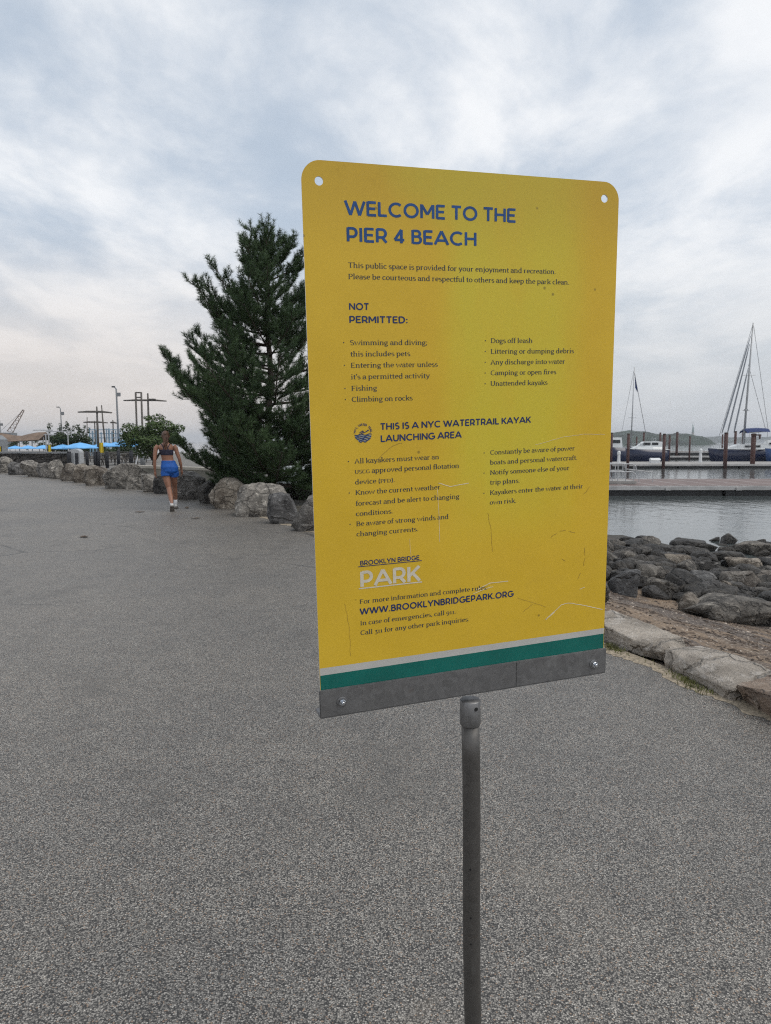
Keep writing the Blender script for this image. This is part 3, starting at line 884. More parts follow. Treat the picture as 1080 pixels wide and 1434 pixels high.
class Ink:
    """flat lettering collected into one mesh; coordinates in mm on the panel (x right, y down)"""

    def __init__(s, z=0.25):
        s.mb, s.z, s.k = MB(), z, 0

    def stroke(s, pts, w, xf, nib=None, h=False):
        q = [pts[0]]
        for p in pts[1:]:
            if abs(p[0] - q[-1][0]) + abs(p[1] - q[-1][1]) > 1e-4:
                q.append(p)
        pts = q
        n = len(pts)
        if n < 2:
            return
        closed = n > 3 and abs(pts[0][0] - pts[-1][0]) + abs(pts[0][1] - pts[-1][1]) < 1e-3
        L_, R_ = [], []
        for i in range(n):
            if closed and i in (0, n - 1):
                a, b, c = pts[-2], pts[0], pts[1]
            else:
                a, b, c = pts[max(0, i - 1)], pts[i], pts[min(n - 1, i + 1)]
            d1 = Vector((b[0] - a[0], b[1] - a[1]))
            d2 = Vector((c[0] - b[0], c[1] - b[1]))
            if d1.length < 1e-9:
                d1 = d2
            if d2.length < 1e-9:
                d2 = d1
            d1.normalize()
            d2.normalize()
            t = d1 + d2
            t = t.normalized() if t.length > 0.05 else d1
            nn = Vector((-t.y, t.x))
            m = 1.0 / max(0.45, nn.dot(Vector((-d1.y, d1.x))))
            ww = w
            if nib is not None:
                ww = nib * (1.0 - 0.45) * abs(nn.x) ** 1.4 + nib * 0.45
            o = nn * (ww * m / 2)
            L_.append((b[0] + o.x, b[1] + o.y))
            R_.append((b[0] - o.x, b[1] - o.y))
        z = s.z + (s.k % 9) * 0.025
        s.k += 1
        vs = []
        for a, b in zip(L_, R_):
            for p in (a, b):
                X, Y = xf(p[0], p[1])
                vs.append((X / 1000, -Y / 1000, z / 1000))
        s.mb.add(vs, [(2 * i, 2 * i + 1, 2 * i + 3, 2 * i + 2) for i in range(n - 1)])

    def sans(s, text, x0, y0, x1, cap, wt=0.20, track=0.15, space=0.34, y1=None):
        adv = 0
        for ch in text:
            adv += (space if ch == ' ' else SANS[ch][0] + track)
        adv -= track
        k = (x1 - x0) / (adv * cap)
        y1 = y0 if y1 is None else y1
        x = 0.0
        for ch in text:
            if ch == ' ':
                x += space
                continue
            wd, sts = SANS[ch]
            for p in [q for p_ in sts for q in (list(zip(p_[:-1], p_[1:])) if ch in 'WVAMNY4K' else [p_])]:
                s.stroke(list(p), wt, lambda a, b, x=x: (x0 + (x + a) * cap * k, y0 + (y1 - y0) * (x / max(adv, 1e-6)) - b * cap))
            x += wd + track

    def arc_sans(s, text, cx, cy, r, a0, a1, cap, wt=0.2):
        tot = sum(0.3 if c == ' ' else SANS[c][0] + 0.2 for c in text)
        x = 0
        for ch in text:
            wd = 0.3 if ch == ' ' else SANS[ch][0] + 0.2
            if ch != ' ':
                th = R(a0 + (a1 - a0) * (x + wd / 2) / tot)
                ux, uy = math.cos(th), math.sin(th)

                def xf(a, b, wd=wd, ux=ux, uy=uy):
                    t, q = (a - (wd - 0.2) / 2) * cap, r + b * cap
                    return cx + ux * q + uy * t, cy - (uy * q - ux * t)
                for p in SANS[ch][1]:
                    s.stroke(p, wt, xf)
            x += wd

    def serif(s, text, x0, y0, x1, em=12.6, nib=0.099, space=0.20):
        def glyph(ch):
            if ch in '{}':
                return None
            return SERIF[ch]
        adv, sc = 0, 1.0
        for ch in text:
            if ch == '{':
                sc = 0.76
            elif ch == '}':
                sc = 1.0
            else:
                adv += space if ch == ' ' else SERIF[ch][0] * sc
        k = (x1 - x0) / (adv * em)
        x, sc = 0.0, 1.0
        for ch in text:
            if ch == '{':
                sc = 0.76
                continue
            if ch == '}':
                sc = 1.0
                continue
            if ch == ' ':
                x += space
                continue
            wd, sts = SERIF[ch]
            for kind, p in sts:
                xf = (lambda a, b, x=x, sc=sc: (x0 + (x + a * sc) * em * k, y0 - b * sc * em))
                if kind == 'h':
                    s.stroke(p, 0.056, xf)
                else:
                    s.stroke(p, 0, xf, nib=nib)
            x += wd * sc

    def dot(s, x, y, r):
        n = 10
        z = s.z / 1000
        s.mb.add([((x + r * math.cos(2 * math.pi * i / n)) / 1000, -(y + r * math.sin(2 * math.pi * i / n)) / 1000, z) for i in range(n)], [tuple(range(n))])

    def line(s, pts, w):
        s.stroke(pts, w, lambda a, b: (a, b))

    def build(s, name, mat, parent):
        return s.mb.build(name, mat, parent)


# ------------------------------------------------------------------ the sign
SW, SH = 0.610, 0.972
O = Vector((-0.13861214, 1.23789695, 2.01005071))
EX = Vector((0.95006752, 0.30908891, 0.0428456)).normalized()
EYv = Vector((0.01952208, 0.07816208, -0.99674951))
EYv = (EYv - EX * EX.dot(EYv)).normalized()
EN = EX.cross(-EYv).normalized()
SM = Matrix(((EX.x, -EYv.x, EN.x, O.x), (EX.y, -EYv.y, EN.y, O.y), (EX.z, -EYv.z, EN.z, O.z), (0, 0, 0, 1)))
sign_base = O + EX * 0.305 + EYv * 0.985 - EN * 0.004
post_top = sign_base + Vector((0, 0, -0.004))
post_low = Vector((post_top.x + 0.026, post_top.y + 0.055, 0.0))
sign = empty('park_sign', post_low, 'tall yellow park rules sign on a thin grey pipe post standing on the path', 'sign')
bpy.context.view_layer.update()
SIGN_INV = Matrix.Translation(-post_low)


def sp(o):
    """place a panel-frame mesh inside the sign"""
    o.matrix_parent_inverse = Matrix.Identity(4)
    o.matrix_local = SIGN_INV @ SM
    return o


def plate(name, outline, holes, th, mat, edge_mat=None):
    bm = bmesh.new()
    es = []
    for loop in [outline] + holes:
        vs = [bm.verts.new((x, y, 0)) for x, y in loop]
        es += [bm.edges.new((vs[i], vs[(i + 1) % len(vs)])) for i in range(len(vs))]
    bmesh.ops.triangle_fill(bm, use_beauty=True, edges=es)
    for f in bm.faces:
        if f.normal.z < 0:
            f.normal_flip()
    g = bmesh.ops.extrude_face_region(bm, geom=list(bm.faces))
    bmesh.ops.translate(bm, vec=(0, 0, -th), verts=[e for e in g['geom'] if isinstance(e, bmesh.types.BMVert)])
    bmesh.ops.recalc_face_normals(bm, faces=bm.faces)
    me = bpy.data.meshes.new(name)
    bm.to_mesh(me)
    bm.free()
    me.materials.append(mat)
    if edge_mat:
        me.materials.append(edge_mat)
        for p in me.polygons:
            if abs(p.normal.z) < 0.5 or (p.center.z < -th * 0.6):
                p.material_index = 1
    o = bpy.data.objects.new(name, me)
    COL.objects.link(o)
    o.parent = sign
    return o


def circ(cx, cy, r, n=24):
    return [(cx + r * math.cos(2 * math.pi * i / n), cy + r * math.sin(2 * math.pi * i / n)) for i in range(n)]


rad = 0.033
outl = [(x, y) for x, y in arc(rad, -rad, rad, rad, 180, 90, 12)] + [(x, y) for x, y in arc(SW - rad, -rad, rad, rad, 90, 0, 12)]
outl += [(SW, -0.962), (0.0, -0.962)]
panel = plate('panel', outl, [circ(0.0295, -0.0325, 0.0072), circ(0.5785, -0.0298, 0.0072)], 0.003, M['sign'], M['alu'])
sp(panel)


def strip(name, x0, x1, y0, y1, y0r, y1r, z, mat):
    b = MB()
    b.add([(x0, y1, z), (x1, y1r, z), (x1, y0r, z), (x0, y0, z)], [(0, 1, 2, 3)])
    return b.build(name, mat, panel)


strip('white_stripe', 0.0008, SW - 0.0008, -0.8785, -0.8925, -0.8768, -0.8890, 0.00012, M['white_band'])
strip('teal_stripe', 0.0008, SW - 0.0008, -0.8925, -0.945, -0.8890, -0.945, 0.00016, M['teal'])

T = Ink()
T.sans('WELCOME TO THE', 73.4, 83.2, 392.1, 22.6, 0.188, 0.17, y1=80.6)
T.sans('PIER 4 BEACH', 75.2, 125.8, 314.0, 22.4, 0.188, 0.17, y1=124.2)
T.build('heading_lettering', M['ink_blue'], panel)
for tx, a in (('NOT', (75.6, 237.9, 110.5, 11.0, 0.205, 0.18)), ('PERMITTED:', (75.6, 259.6, 181.2, 11.0, 0.205, 0.18)),
              ('THIS IS A NYC WATERTRAIL KAYAK', (127.5, 445.6, 429.0, 11.4, 0.205, 0.18, 0.34, 443.0)), ('LAUNCHING AREA', (127.8, 467.0, 284.7, 11.6, 0.205, 0.18, 0.34, 465.8)),
              ('WWW.BROOKLYNBRIDGEPARK.ORG', (80.4, 784.6, 396.1, 11.8, 0.205, 0.2)), ('BROOKLYN BRIDGE', (83.5, 691.0, 198.5, 8.4, 0.19, 0.2))):
    T = Ink()
    T.sans(tx, *a)
    if tx.startswith('BROOK'):
        T.line([(79, 693.2), (203.2, 693.2)], 1.3)
    T.build('subheading_lettering', M['ink_navy'], panel)
T = Ink()
for y, x1, tx in ((168.4, 477.5, 'This public space is provided for your enjoyment and recreation.'), (186.9, 506.9, 'Please be courteous and respectful to others and keep the park clean.'),
                  (297.1, 219.2, 'Swimming and diving;'), (316.4, 186.1, 'this includes pets'), (335.7, 238.8, 'Entering the water unless'), (355.5, 223.2, "it's a permitted activity"),
                  (375.3, 122.9, 'Fishing'), (394.5, 189.5, 'Climbing on rocks')):
    T.serif(tx, 75.0, y, x1)
for y, x1, tx in ((503.4, 240.2, 'All kayakers must wear an'), (521.8, 280.5, '{USCG} approved personal flotation'), (541.0, 152.7, 'device ({PFD}).'), (560.0, 242.4, 'Know the current weather'),
                  (579.8, 281.0, 'forecast and be alert to changing'), (598.6, 147.9, 'conditions.'), (617.2, 258.7, 'Be aware of strong winds and'), (636.0, 197.2, 'changing currents.')):
    T.serif(tx, 77.3, y, x1)
for y, x1, tx in ((294.0, 431.2, 'Dogs off leash'), (313.4, 520.8, 'Littering or dumping debris'), (333.0, 502.1, 'Any discharge into water'), (352.4, 483.2, 'Camping or open fires'), (372.0, 464.7, 'Unattended kayaks'),
                  (500.6, 528.4, 'Constantly be aware of power'), (519.5, 534.6, 'boats and personal watercraft.'), (538.9, 517.4, 'Notify someone else of your'), (557.6, 407.7, 'trip plans.'),
                  (577.4, 549.2, 'Kayakers enter the water at their'), (596.3, 400.8, 'own risk.')):
    T.serif(tx, 343.8, y, x1)
for y, x1, tx in ((763.8, 340.3, 'For more information and complete rules:'), (805.0, 272.6, 'In case of emergencies, call 911.'), (823.8, 301.1, 'Call 311 for any other park inquiries.')):
    T.serif(tx, 79.6, y, x1)
for y in (297.1, 335.7, 375.3, 394.5):
    T.dot(63.8, y - 4.2, 1.1)
for y in (503.4, 560.0, 617.2):
    T.dot(66.0, y - 4.2, 1.1)
for y in (294, 313.4, 333, 352.4, 372):
    T.dot(333.0, y - 4.0, 1.1)
for y in (500.6, 538.9, 577.4):
    T.dot(331.6, y - 4.0, 1.1)
T.build('rules_lettering', M['ink_grey'], panel)
T = Ink(0.3)
T.sans('PARK', 83.6, 731.6, 198.8, 28.6, 0.195, 0.16)
T.line([(79, 734.6), (203.6, 734.6)], 2.2)
T.build('park_wordmark', M['ink_white'], panel)

# round water-trail emblem: letters on a ring, waves, a paddler
em_c = (94.6, 450.4)
T = Ink(0.2)
rr_ = 16.8
for i in range(4):
    yy = em_c[1] + 4.0 + i * 3.1
    hw = math.sqrt(max(1, rr_ ** 2 - (yy - em_c[1]) ** 2)) * 0.92
    T.line([(em_c[0] - hw + 2 * hw * k / 16, yy + 0.9 * math.sin(k / 16 * 4 * math.pi + i * 1.3 + 1.2)) for k in range(17)], 2.0)
emb = T.build('emblem_water', M['ink_sky'], panel)
T = Ink(0.42)
for i in range(5):
    yy = em_c[1] + 2.3 + i * 3.1
    hw = math.sqrt(max(1, rr_ ** 2 - (yy - em_c[1]) ** 2)) * 0.96
    n = 24
    T.line([(em_c[0] - hw + 2 * hw * k / n, yy + 1.0 * math.sin(k / n * 4 * math.pi + i * 1.3)) for k in range(n + 1)], 1.5)
T.arc_sans('NYC', em_c[0], em_c[1], 13.8, 178, 132, 3.6)
T.arc_sans('WATER', em_c[0], em_c[1], 13.8, 122, 62, 3.6)
T.arc_sans('TRAIL', em_c[0], em_c[1], 13.8, 50, 4, 3.6)
T.line([(em_c[0] - 6.5, em_c[1] - 1.2), (em_c[0] - 3, em_c[1] - 2.6), (em_c[0], em_c[1] - 4.6)], 1.7)
T.line([(em_c[0] - 1.0, em_c[1] - 0.8), (em_c[0] + 1.2, em_c[1] - 3.4)], 1.6)
T.line([(em_c[0] - 4, em_c[1] + 0.2), (em_c[0] + 3.2, em_c[1] - 1.4), (em_c[0] + 9.2, em_c[1] - 4.8)], 1.2)
T.line([(em_c[0] + 7.4, em_c[1] - 3.8), (em_c[0] + 10.4, em_c[1] - 5.6)], 1.9)
T.build('emblem_lettering', M['ink_navy'], panel)


def jag(pts, seg, amp, seed):
    r = random.Random(seed)
    out = []
    for a, b in zip(pts[:-1], pts[1:]):
        for k in range(seg):
            t = k / seg
            out.append((a[0] + (b[0] - a[0]) * t + r.uniform(-amp, amp), a[1] + (b[1] - a[1]) * t + r.uniform(-amp, amp)))
    return out + [pts[-1]]



def scar(pts, w, z, name, mat):
    t = Ink(z)
    t.line(pts, w)
    t.build(name, M[mat], panel)


scar(jag([(470, 841), (506, 815), (521, 812), (560, 822), (604, 836)], 4, 0.5, 1), 1.3, 0.35, 'scratch', 'scratch')
scar(jag([(470, 841.5), (490, 828)], 4, 0.4, 2), 2.0, 0.35, 'scratch', 'scratch')
scar(jag([(316, 763), (345, 752), (385, 752)], 4, 0.5, 3), 1.5, 0.35, 'scratch', 'scratch')
scar(jag([(310, 770), (340, 761), (352, 760)], 3, 0.5, 4), 1.1, 0.35, 'scratch', 'scratch')
scar(jag([(440, 486), (500, 474), (545, 470), (596, 472)], 5, 0.5, 5), 0.6, 0.35, 'scratch', 'scratch')
scar(jag([(238, 548), (262, 556), (300, 552)], 4, 0.5, 6), 1.2, 0.35, 'scratch', 'scratch')
scar(jag([(236, 560), (239, 600), (240, 660)], 5, 0.6, 7), 0.7, 0.35, 'scratch', 'scratch')
scar(jag([(548, 786), (560, 783)], 2, 0.3, 8), 0.9, 0.35, 'scratch', 'scratch')
scar(jag([(180, 650), (182, 690)], 4, 0.4, 9), 0.5, 0.35, 'scratch', 'scratch')
scar(jag([(118, 500), (140, 482), (152, 474), (168, 471)], 4, 0.6, 11), 0.8, 0.37, 'scuff', 'crease')
scar(jag([(340, 612), (348, 650), (350, 690)], 6, 1.0, 12), 0.6, 0.37, 'scuff', 'crease')
scar(jag([(405, 788), (470, 815)], 5, 0.8, 13), 0.6, 0.37, 'scuff', 'crease')
for a, b in (((478, 672), (492, 664)), ((498, 661), (512, 660)), ((518, 662), (533, 667)), ((556, 700), (558, 716)), ((558, 720), (556, 738)), ((549, 752), (543, 764)), ((505, 718), (513, 724)), ((420, 818), (440, 806)), ((552, 590), (565, 575))):
    scar(jag([a, b], 4, 0.8, int(a[0])), 0.9, 0.37, 'scuff', 'crease')
scar(jag([(52, 760), (58, 800), (60, 862)], 6, 1.0, 21), 0.5, 0.37, 'scuff', 'crease')

# galvanised bar, bolts, collar, post
bar = MB()
bar.box((0.305, -0.9465, 0.0032), (SW + 0.006, 0.053, 0.006))
bar.box((0.305, -0.9735, -0.016), (SW + 0.006, 0.004, 0.042))
bo = bar.build('mounting_bar', M['galv'], sign)
sp(bo)
bm = bmesh.new()
bm.from_mesh(bo.data)
bmesh.ops.bevel(bm, geom=list(bm.edges), offset=0.0012, segments=2, affect='EDGES')
bm.to_mesh(bo.data)
bm.free()
seam = MB()
seam.box((0.402, -0.9465, 0.0064), (0.0006, 0.05, 0.0006))
seam.build('seam', M['hole_dark'], bo)
for bx, by in ((0.0388, -0.9464), (0.5822, -0.9500)):
    b = MB()
    b.rings([[(bx + r * math.cos(a), by + r * math.sin(a), z) for a in [2 * math.pi * k / 20 for k in range(20)]] for r, z in ((0.0098, 0.0062), (0.0098, 0.0078), (0.0088, 0.0082))])
    wsh = b.build('washer', M['galv'], bo)
    b = MB()
    b.rings([[(bx + r * math.cos(a), by + r * math.sin(a), z) for a in [2 * math.pi * k / 6 + 0.3 for k in range(6)]] for r, z in ((0.0066, 0.0083), (0.0068, 0.0125), (0.0058, 0.0135))])
    b.rings([[(bx + r * math.cos(a), by + r * math.sin(a), z) for a in [2 * math.pi * k / 12 for k in range(12)]] for r, z in ((0.0034, 0.0135), (0.0034, 0.0175), (0.0026, 0.0185))])
    b.build('bolt', M['zinc'], bo)

ax = (post_low - post_top).normalized()
pt0 = Vector(post_top - post_low)
cb = MB()
cb.tube([pt0 + ax * s for s in (0.0, 0.0015, 0.05, 0.0525)], [0.0195, 0.0208, 0.0208, 0.0195], 28)
collar = cb.build('collar', M['galv'], sign, True)
side = Vector((0.45, -0.86, 0)).normalized()
hb = MB()
hc = pt0 + ax * 0.014
hb.tube([hc + side * 0.0195, hc + side * 0.0211], 0.0042, 14)
hb.build('set_screw_hole', M['hole_dark'], collar)
cb = MB()
n = 14
cb.tube([pt0 + ax * (0.05 + (pt0.length - 0.05) * i / n) + Vector((0.0012 * math.sin(i * 0.7), 0, 0)) for i in range(n + 1)], 0.0182, 28)
cb.build('post', M['pipe'], sign, True)
for s in (0.36, 0.47, 0.53):
    hb = MB()
    hc = pt0 + ax * s
    sd_ = Vector((-0.25, -0.97, 0)).normalized()
    hb.tube([hc + sd_ * 0.0175, hc + sd_ * 0.0187], 0.0022, 10)
    hb.build('bolt_hole', M['hole_dark'], sign)


# ------------------------------------------------------------------ rocks
_ico = {}


def ico(sub):
    if sub not in _ico:
        bm = bmesh.new()
        bmesh.ops.create_icosphere(bm, subdivisions=sub, radius=1)
        bm.verts.ensure_lookup_table()
        _ico[sub] = (np.array([v.co[:] for v in bm.verts]), np.array([[v.index for v in f.verts] for f in bm.faces]))
        bm.free()
    return _ico[sub]


def rock(name, base, dims, mat, seed, rz=0.0, sub=4, sink=0.12, boxy=0.0, cuts=13, rough=0.10, tilt=(0, 0), lean=0.0, cr=(0.50, 0.82)):
    V, F = ico(sub)
    rs = np.random.RandomState(seed)
    P = V.copy()
    if boxy:
        q = P / np.max(np.abs(P), axis=1, keepdims=True)
        P = P * (1 - boxy) + q * boxy * 0.86
    for _ in range(cuts):
        nrm = rs.normal(size=3)
        nrm /= np.linalg.norm(nrm)
        d = rs.uniform(*cr)
        k = P @ nrm - d
        P -= np.outer(np.clip(k, 0, None) * 0.92, nrm)
    so = Vector(rs.uniform(-50, 50, 3))
    for i, p in enumerate(P):
        v = Vector(p) * 1.3 + so
        P[i] *= 1 + rough * (noise.fractal(v, 0.9, 2.1, 3) * 0.75 + 0.30 * noise.noise(v * 3.1)) + 0.45 * rough * (abs(noise.noise(v * 5.0)) * 1.2 + 0.6 * noise.noise(v * 11.0))
    mn, mx = P.min(0), P.max(0)
    P = (P - (mn + mx) / 2) / (mx - mn)
    P = P * np.array(dims)
    P[:, 0] += lean * P[:, 2]
    rot = np.array(Matrix.Rotation(rz, 3, 'Z') @ Matrix.Rotation(tilt[0], 3, 'X') @ Matrix.Rotation(tilt[1], 3, 'Y'))
    P = P @ rot.T
    P[:, 2] -= P[:, 2].min() + sink * dims[2]
    o = np_mesh(name, P, F, mat, None, True)
    o.location = base
    return o


ORD = ['first', 'second', 'third', 'fourth', 'fifth', 'sixth', 'seventh', 'eighth', 'ninth', 'tenth', 'eleventh', 'twelfth']
# (x0, x1, top, base) in the photograph; each stands on the ground along the path edge
WALL = [
    (413, 462, 697, 745, 'rock', 'rounded grey boulder partly hidden by the yellow sign, at the end of the rock row', 0.10),
    (378, 414, 693, 734, 'rock', 'squat grey boulder with darker front, second in the row from the yellow sign', 0.5),
    (336, 397, 680, 724, 'rock', 'large pale grey slab-topped boulder in front of the pine', 0.6),
    (298.5, 346, 672, 713, 'rock_tan', 'rounded tan-grey boulder at the foot of the pine', 0.75),
    (279, 304, 675, 706, 'rock_dark', 'small dark rough boulder left of the pine trunk', 0.0),
    (246, 285, 662, 700, 'rock', 'big grey boulder with white patches just right of the walking woman', 0.25),
    (218, 246, 668, 692, 'rock_dark', 'dark boulder behind the knees of the walking woman', 0.0),
    (201, 221, 665, 689.5, 'rock', 'boxy pale grey boulder just left of the walking woman', 0.7),
    (151, 203, 651, 685, 'rock', 'largest boulder of the row with a white left face, below the dark bollards', 0.35),
    (123, 152, 653, 680, 'rock_tan', 'brown-tan rounded boulder left of the white-faced one', 0.1),
    (105, 128, 651, 676, 'rock_tan', 'rust-stained boulder below the grey bin', 0.1),
    (88, 109, 650, 673.5, 'rock_tan', 'tall narrow pale-streaked boulder in the left row', 0.3),
    (71, 90, 645.5, 671, 'rock', 'pale rounded boulder rising highest in front of the dark stone wall', 0.0),
    (54, 73, 649, 669, 'rock', 'small dark-gapped boulder beside the highest pale one', 0.2),
    (33, 60, 646, 668, 'rock', 'wide smooth grey boulder in front of the dark stone wall', 0.1),
    (15, 36, 648, 665, 'rock', 'grey boulder second from the left edge of the photo', 0.1),
    (-5, 17, 641, 662.5, 'rock', 'peaked grey boulder at the left edge of the photo', 0.0),
    (-30, -4, 645, 661, 'rock', 'rock of the far left row just outside the photo', 0.1),
]
for i, (x0, x1, yt, yb, mt, lab, bx) in enumerate(WALL):
    g = onz((x0 + x1) / 2, yb)
    dist = g.y
    wd = (x1 - x0) * dist / FPX * 1.24
    hh = (yb - yt) * dist / FPX * 1.06
    dp = min(wd, 1.3) * 0.85
    dirv = Vector((g.x, g.y, 0)).normalized()
    c = g + dirv * dp * 0.42
    o = rock('boulder', (c.x, c.y, 0.0), (wd, dp, hh * 1.3), M[mt], 100 + i, math.atan2(-dirv.x, dirv.y) * 1.0, 4, 0.22, min(1.0, 0.40 + bx * 0.6), 14, 0.12, (0, 0), 0.0, (0.50, 0.86) if bx < 0.5 else (0.72, 1.05))
    tag(o, lab, 'boulder', 'boulders lining the path')
for i, (px, py, wx, hz, lab) in enumerate(((421, 698, 44, 24, 'tan flat-topped boulder behind the row, under the pine beside the yellow sign'), (366, 690, 46, 20, 'tan-topped boulder behind the large pale one, under the pine'))):
    g = onz(px, py)
    o = rock('boulder', (g.x, g.y + 0.3, -0.02), (wx * g.y / FPX, 0.8, hz * g.y / FPX * 1.2), M['rock_tan'], 140 + i, 0.3, 4)
    tag(o, lab, 'boulder', 'boulders lining the path')
# two more that the sign hides from here
for i, (x, y) in enumerate(((-0.55, 11.2), (0.05, 10.0))):
    o = rock('boulder', (x + 0.3, y + 0.1, 0), (0.8, 0.65, 0.62), M['rock'], 150 + i, 1.1 + i, 3)
    tag(o, 'grey boulder of the row standing behind the yellow sign', 'boulder', 'boulders lining the path')

# granite edging blocks
J1, J2 = onz(916, 930), onz(1026, 984)
GD = (J2 - J1).normalized()
GN = Vector((-GD.y, GD.x, 0))
if GN.x < 0:
    GN = -GN
LB = (J2 - J1).length
gl = [('pale granite edging block reaching out from behind the yellow sign', -1.06, 1.06, 0.34, 0.125, 0.03),
      ('longest pale granite edging block, with grass at its foot', 0.0, LB, 0.37, 0.14, -0.02),
      ('broken reddish-brown granite edging block at the right edge of the photo', LB, 0.95, 0.42, 0.16, 0.04),
      ('pale granite edging block outside the photo to the right', LB + 0.97, 1.2, 0.45, 0.17, 0.0),
      ('pale granite edging block standing behind the yellow sign', -2.15, 1.07, 0.36, 0.13, 0.0)]
for i, (lab, s0, L_, w_, h_, a) in enumerate(gl):
    c = J1 + GD * (s0 + L_ / 2) + GN * (w_ * 0.50)
    o = rock('edging_block', (c.x, c.y, -0.02), (L_ * 1.03, w_, h_ * 1.35), M['granite_red' if i == 2 else 'granite'], 201 + i, math.atan2(GD.y, GD.x) + a, 5, 0.16, 1.0, 9, 0.06, (0.05, 0), 0.0, (0.84, 1.12))
    tag(o, lab, 'stone block', 'granite blocks edging the path')

# riprap: boxes read off the crop (x0, x1, y0, y1), origin (840, 700), scale 4.5
RIP = [
    (840, 1072, 248, 352, 'rock_mid', 'big flat-topped boulder standing out of the water at the right', 0.1),
    (108, 262, 235, 302, 'rock_dark', 'dark rounded boulder at the water line near the yellow sign', 0.0),
    (52, 150, 268, 322, 'rock_mid', 'grey boulder beside the dark rounded one at the water line', 0.0),
    (244, 402, 298, 352, 'rock_dark', 'low dark boulder behind the pale rounded one', 0.0),
    (372, 562, 342, 425, 'rock_tan', 'pale tan rounded boulder in the middle of the rock bank', 0.0),
    (146, 304, 345, 430, 'rock_mid', 'smooth grey boulder upslope of the dark low one', 0.0),
    (50, 245, 415, 604, 'rock_blue', 'largest bluish grey angular boulder beside the yellow sign', 0.3),
    (224, 424, 392, 522, 'rock_mid', 'grey boulder with a deep dark cavity', 0.15),
    (544, 734, 448, 556, 'rock_blue', 'smooth bluish dome-shaped boulder in the rock bank', 0.0),
    (608, 864, 496, 624, 'rock_mid', 'wide speckled grey boulder above the long slab', 0.1),
    (728, 832, 562, 612, 'rock_tan', 'small orange-tan stone set against the speckled boulder', 0.0),
    (290, 476, 518, 622, 'rock_dark', 'dark layered boulder tilted towards the sand', 0.2),
    (410, 650, 470, 612, 'rock_dark', 'dark wedge-shaped slab leaning downslope', 0.3),
    (525, 1078, 615, 770, 'rock_mid', 'long grey slab lying along the top of the sand', 0.45),
    (500, 642, 648, 714, 'rock_tan', 'small tan stone half buried in the sand', 0.0),
    (765, 1012, 425, 580, 'rock_tan', 'blocky brown-streaked boulder at mid bank on the right', 0.4),
    (985, 1110, 435, 545, 'rock_tan', 'pale boulder cut by the right edge of the photo', 0.1),
    (940, 1090, 588, 664, 'rock_dark', 'dark boulder above the right end of the long slab', 0.2),
    (588, 744, 368, 466, 'rock_mid', 'dark grey lumpy boulder behind the bluish dome', 0.0),
    (796, 1004, 378, 444, 'rock_tan', 'flat brownish slab below the big flat-topped boulder', 0.4),
    (686, 924, 335, 394, 'rock_dark', 'flat dark slab at the water line', 0.4),
    (1005, 1120, 376, 428, 'rock_mid', 'flat pale slab at the right edge near the water', 0.4),
    (478, 702, 312, 374, 'rock_dark', 'dark broad boulder behind the pale tan one at the water line', 0.1),
    (848, 966, 556, 644, 'rock_mid', 'grey boulder wedged above the long slab', 0.1),
    (450, 655, 284, 310, 'rock_dark', 'thin dark rock barely clear of the water', 0.3),
    (748, 856, 318, 356, 'rock_dark', 'small dark rock touching the flat-topped boulder', 0.0),
    (-20, 122, 318, 412, 'rock_mid', 'grey boulder half hidden behind the yellow sign edge', 0.1),
    (126, 262, 308, 376, 'rock_dark', 'dark middle-sized boulder between the two grey ones near the sign', 0.0),
    (1000, 1150, 700, 800, 'rock_mid', 'grey boulder past the end of the long slab', 0.1),
    (-120, 55, 480, 640, 'rock_mid', 'grey boulder standing behind the yellow sign above the sand', 0.1),
    (-160, 20, 380, 500, 'rock_blue', 'bluish boulder hidden behind the yellow sign', 0.1),
    (-190, -40, 290, 390, 'rock_dark', 'dark boulder hidden behind the yellow sign near the water', 0.1),
    (1050, 1240, 520, 680, 'rock_mid', 'rounded boulder outside the right edge of the photo', 0.1),
    (1090, 1260, 280, 400, 'rock_dark', 'dark boulder outside the right edge near the water', 0.1),
]
for i, (x0, x1, y0, y1, mt, lab, bx) in enumerate(RIP):
    x0, x1, y0, y1 = 840 + x0 / 4.5, 840 + x1 / 4.5, 700 + y0 / 4.5, 700 + y1 / 4.5
    g = on_terrain((x0 + x1) / 2, y1)
    g.z = max(g.z, -1.75)
    dist = g.y
    wd = (x1 - x0) * dist / FPX * 1.08
    hp = (y1 - y0) * dist / FPX
    dp = min(wd * 0.8, 1.5)
    hh = max(0.25, hp * 1.0 - dp * 0.10)
    c = g + Vector((g.x, g.y, 0)).normalized() * dp * 0.38
    tl = (0, 0)
    if 'wedge' in lab:
        tl = (0, 0.42)
    if 'layered' in lab:
        tl = (0, 0.25)
    o = rock('riprap_boulder', (c.x, c.y, g.z), (wd, dp, hh * 1.45), M[mt], 300 + i, -c.x / c.y * 0.8, 4, 0.32, 0.12 + bx, 11, 0.13, tl, 0.0, (0.58, 0.9))
    tag(o, lab, 'boulder', 'riprap boulders on the shore')
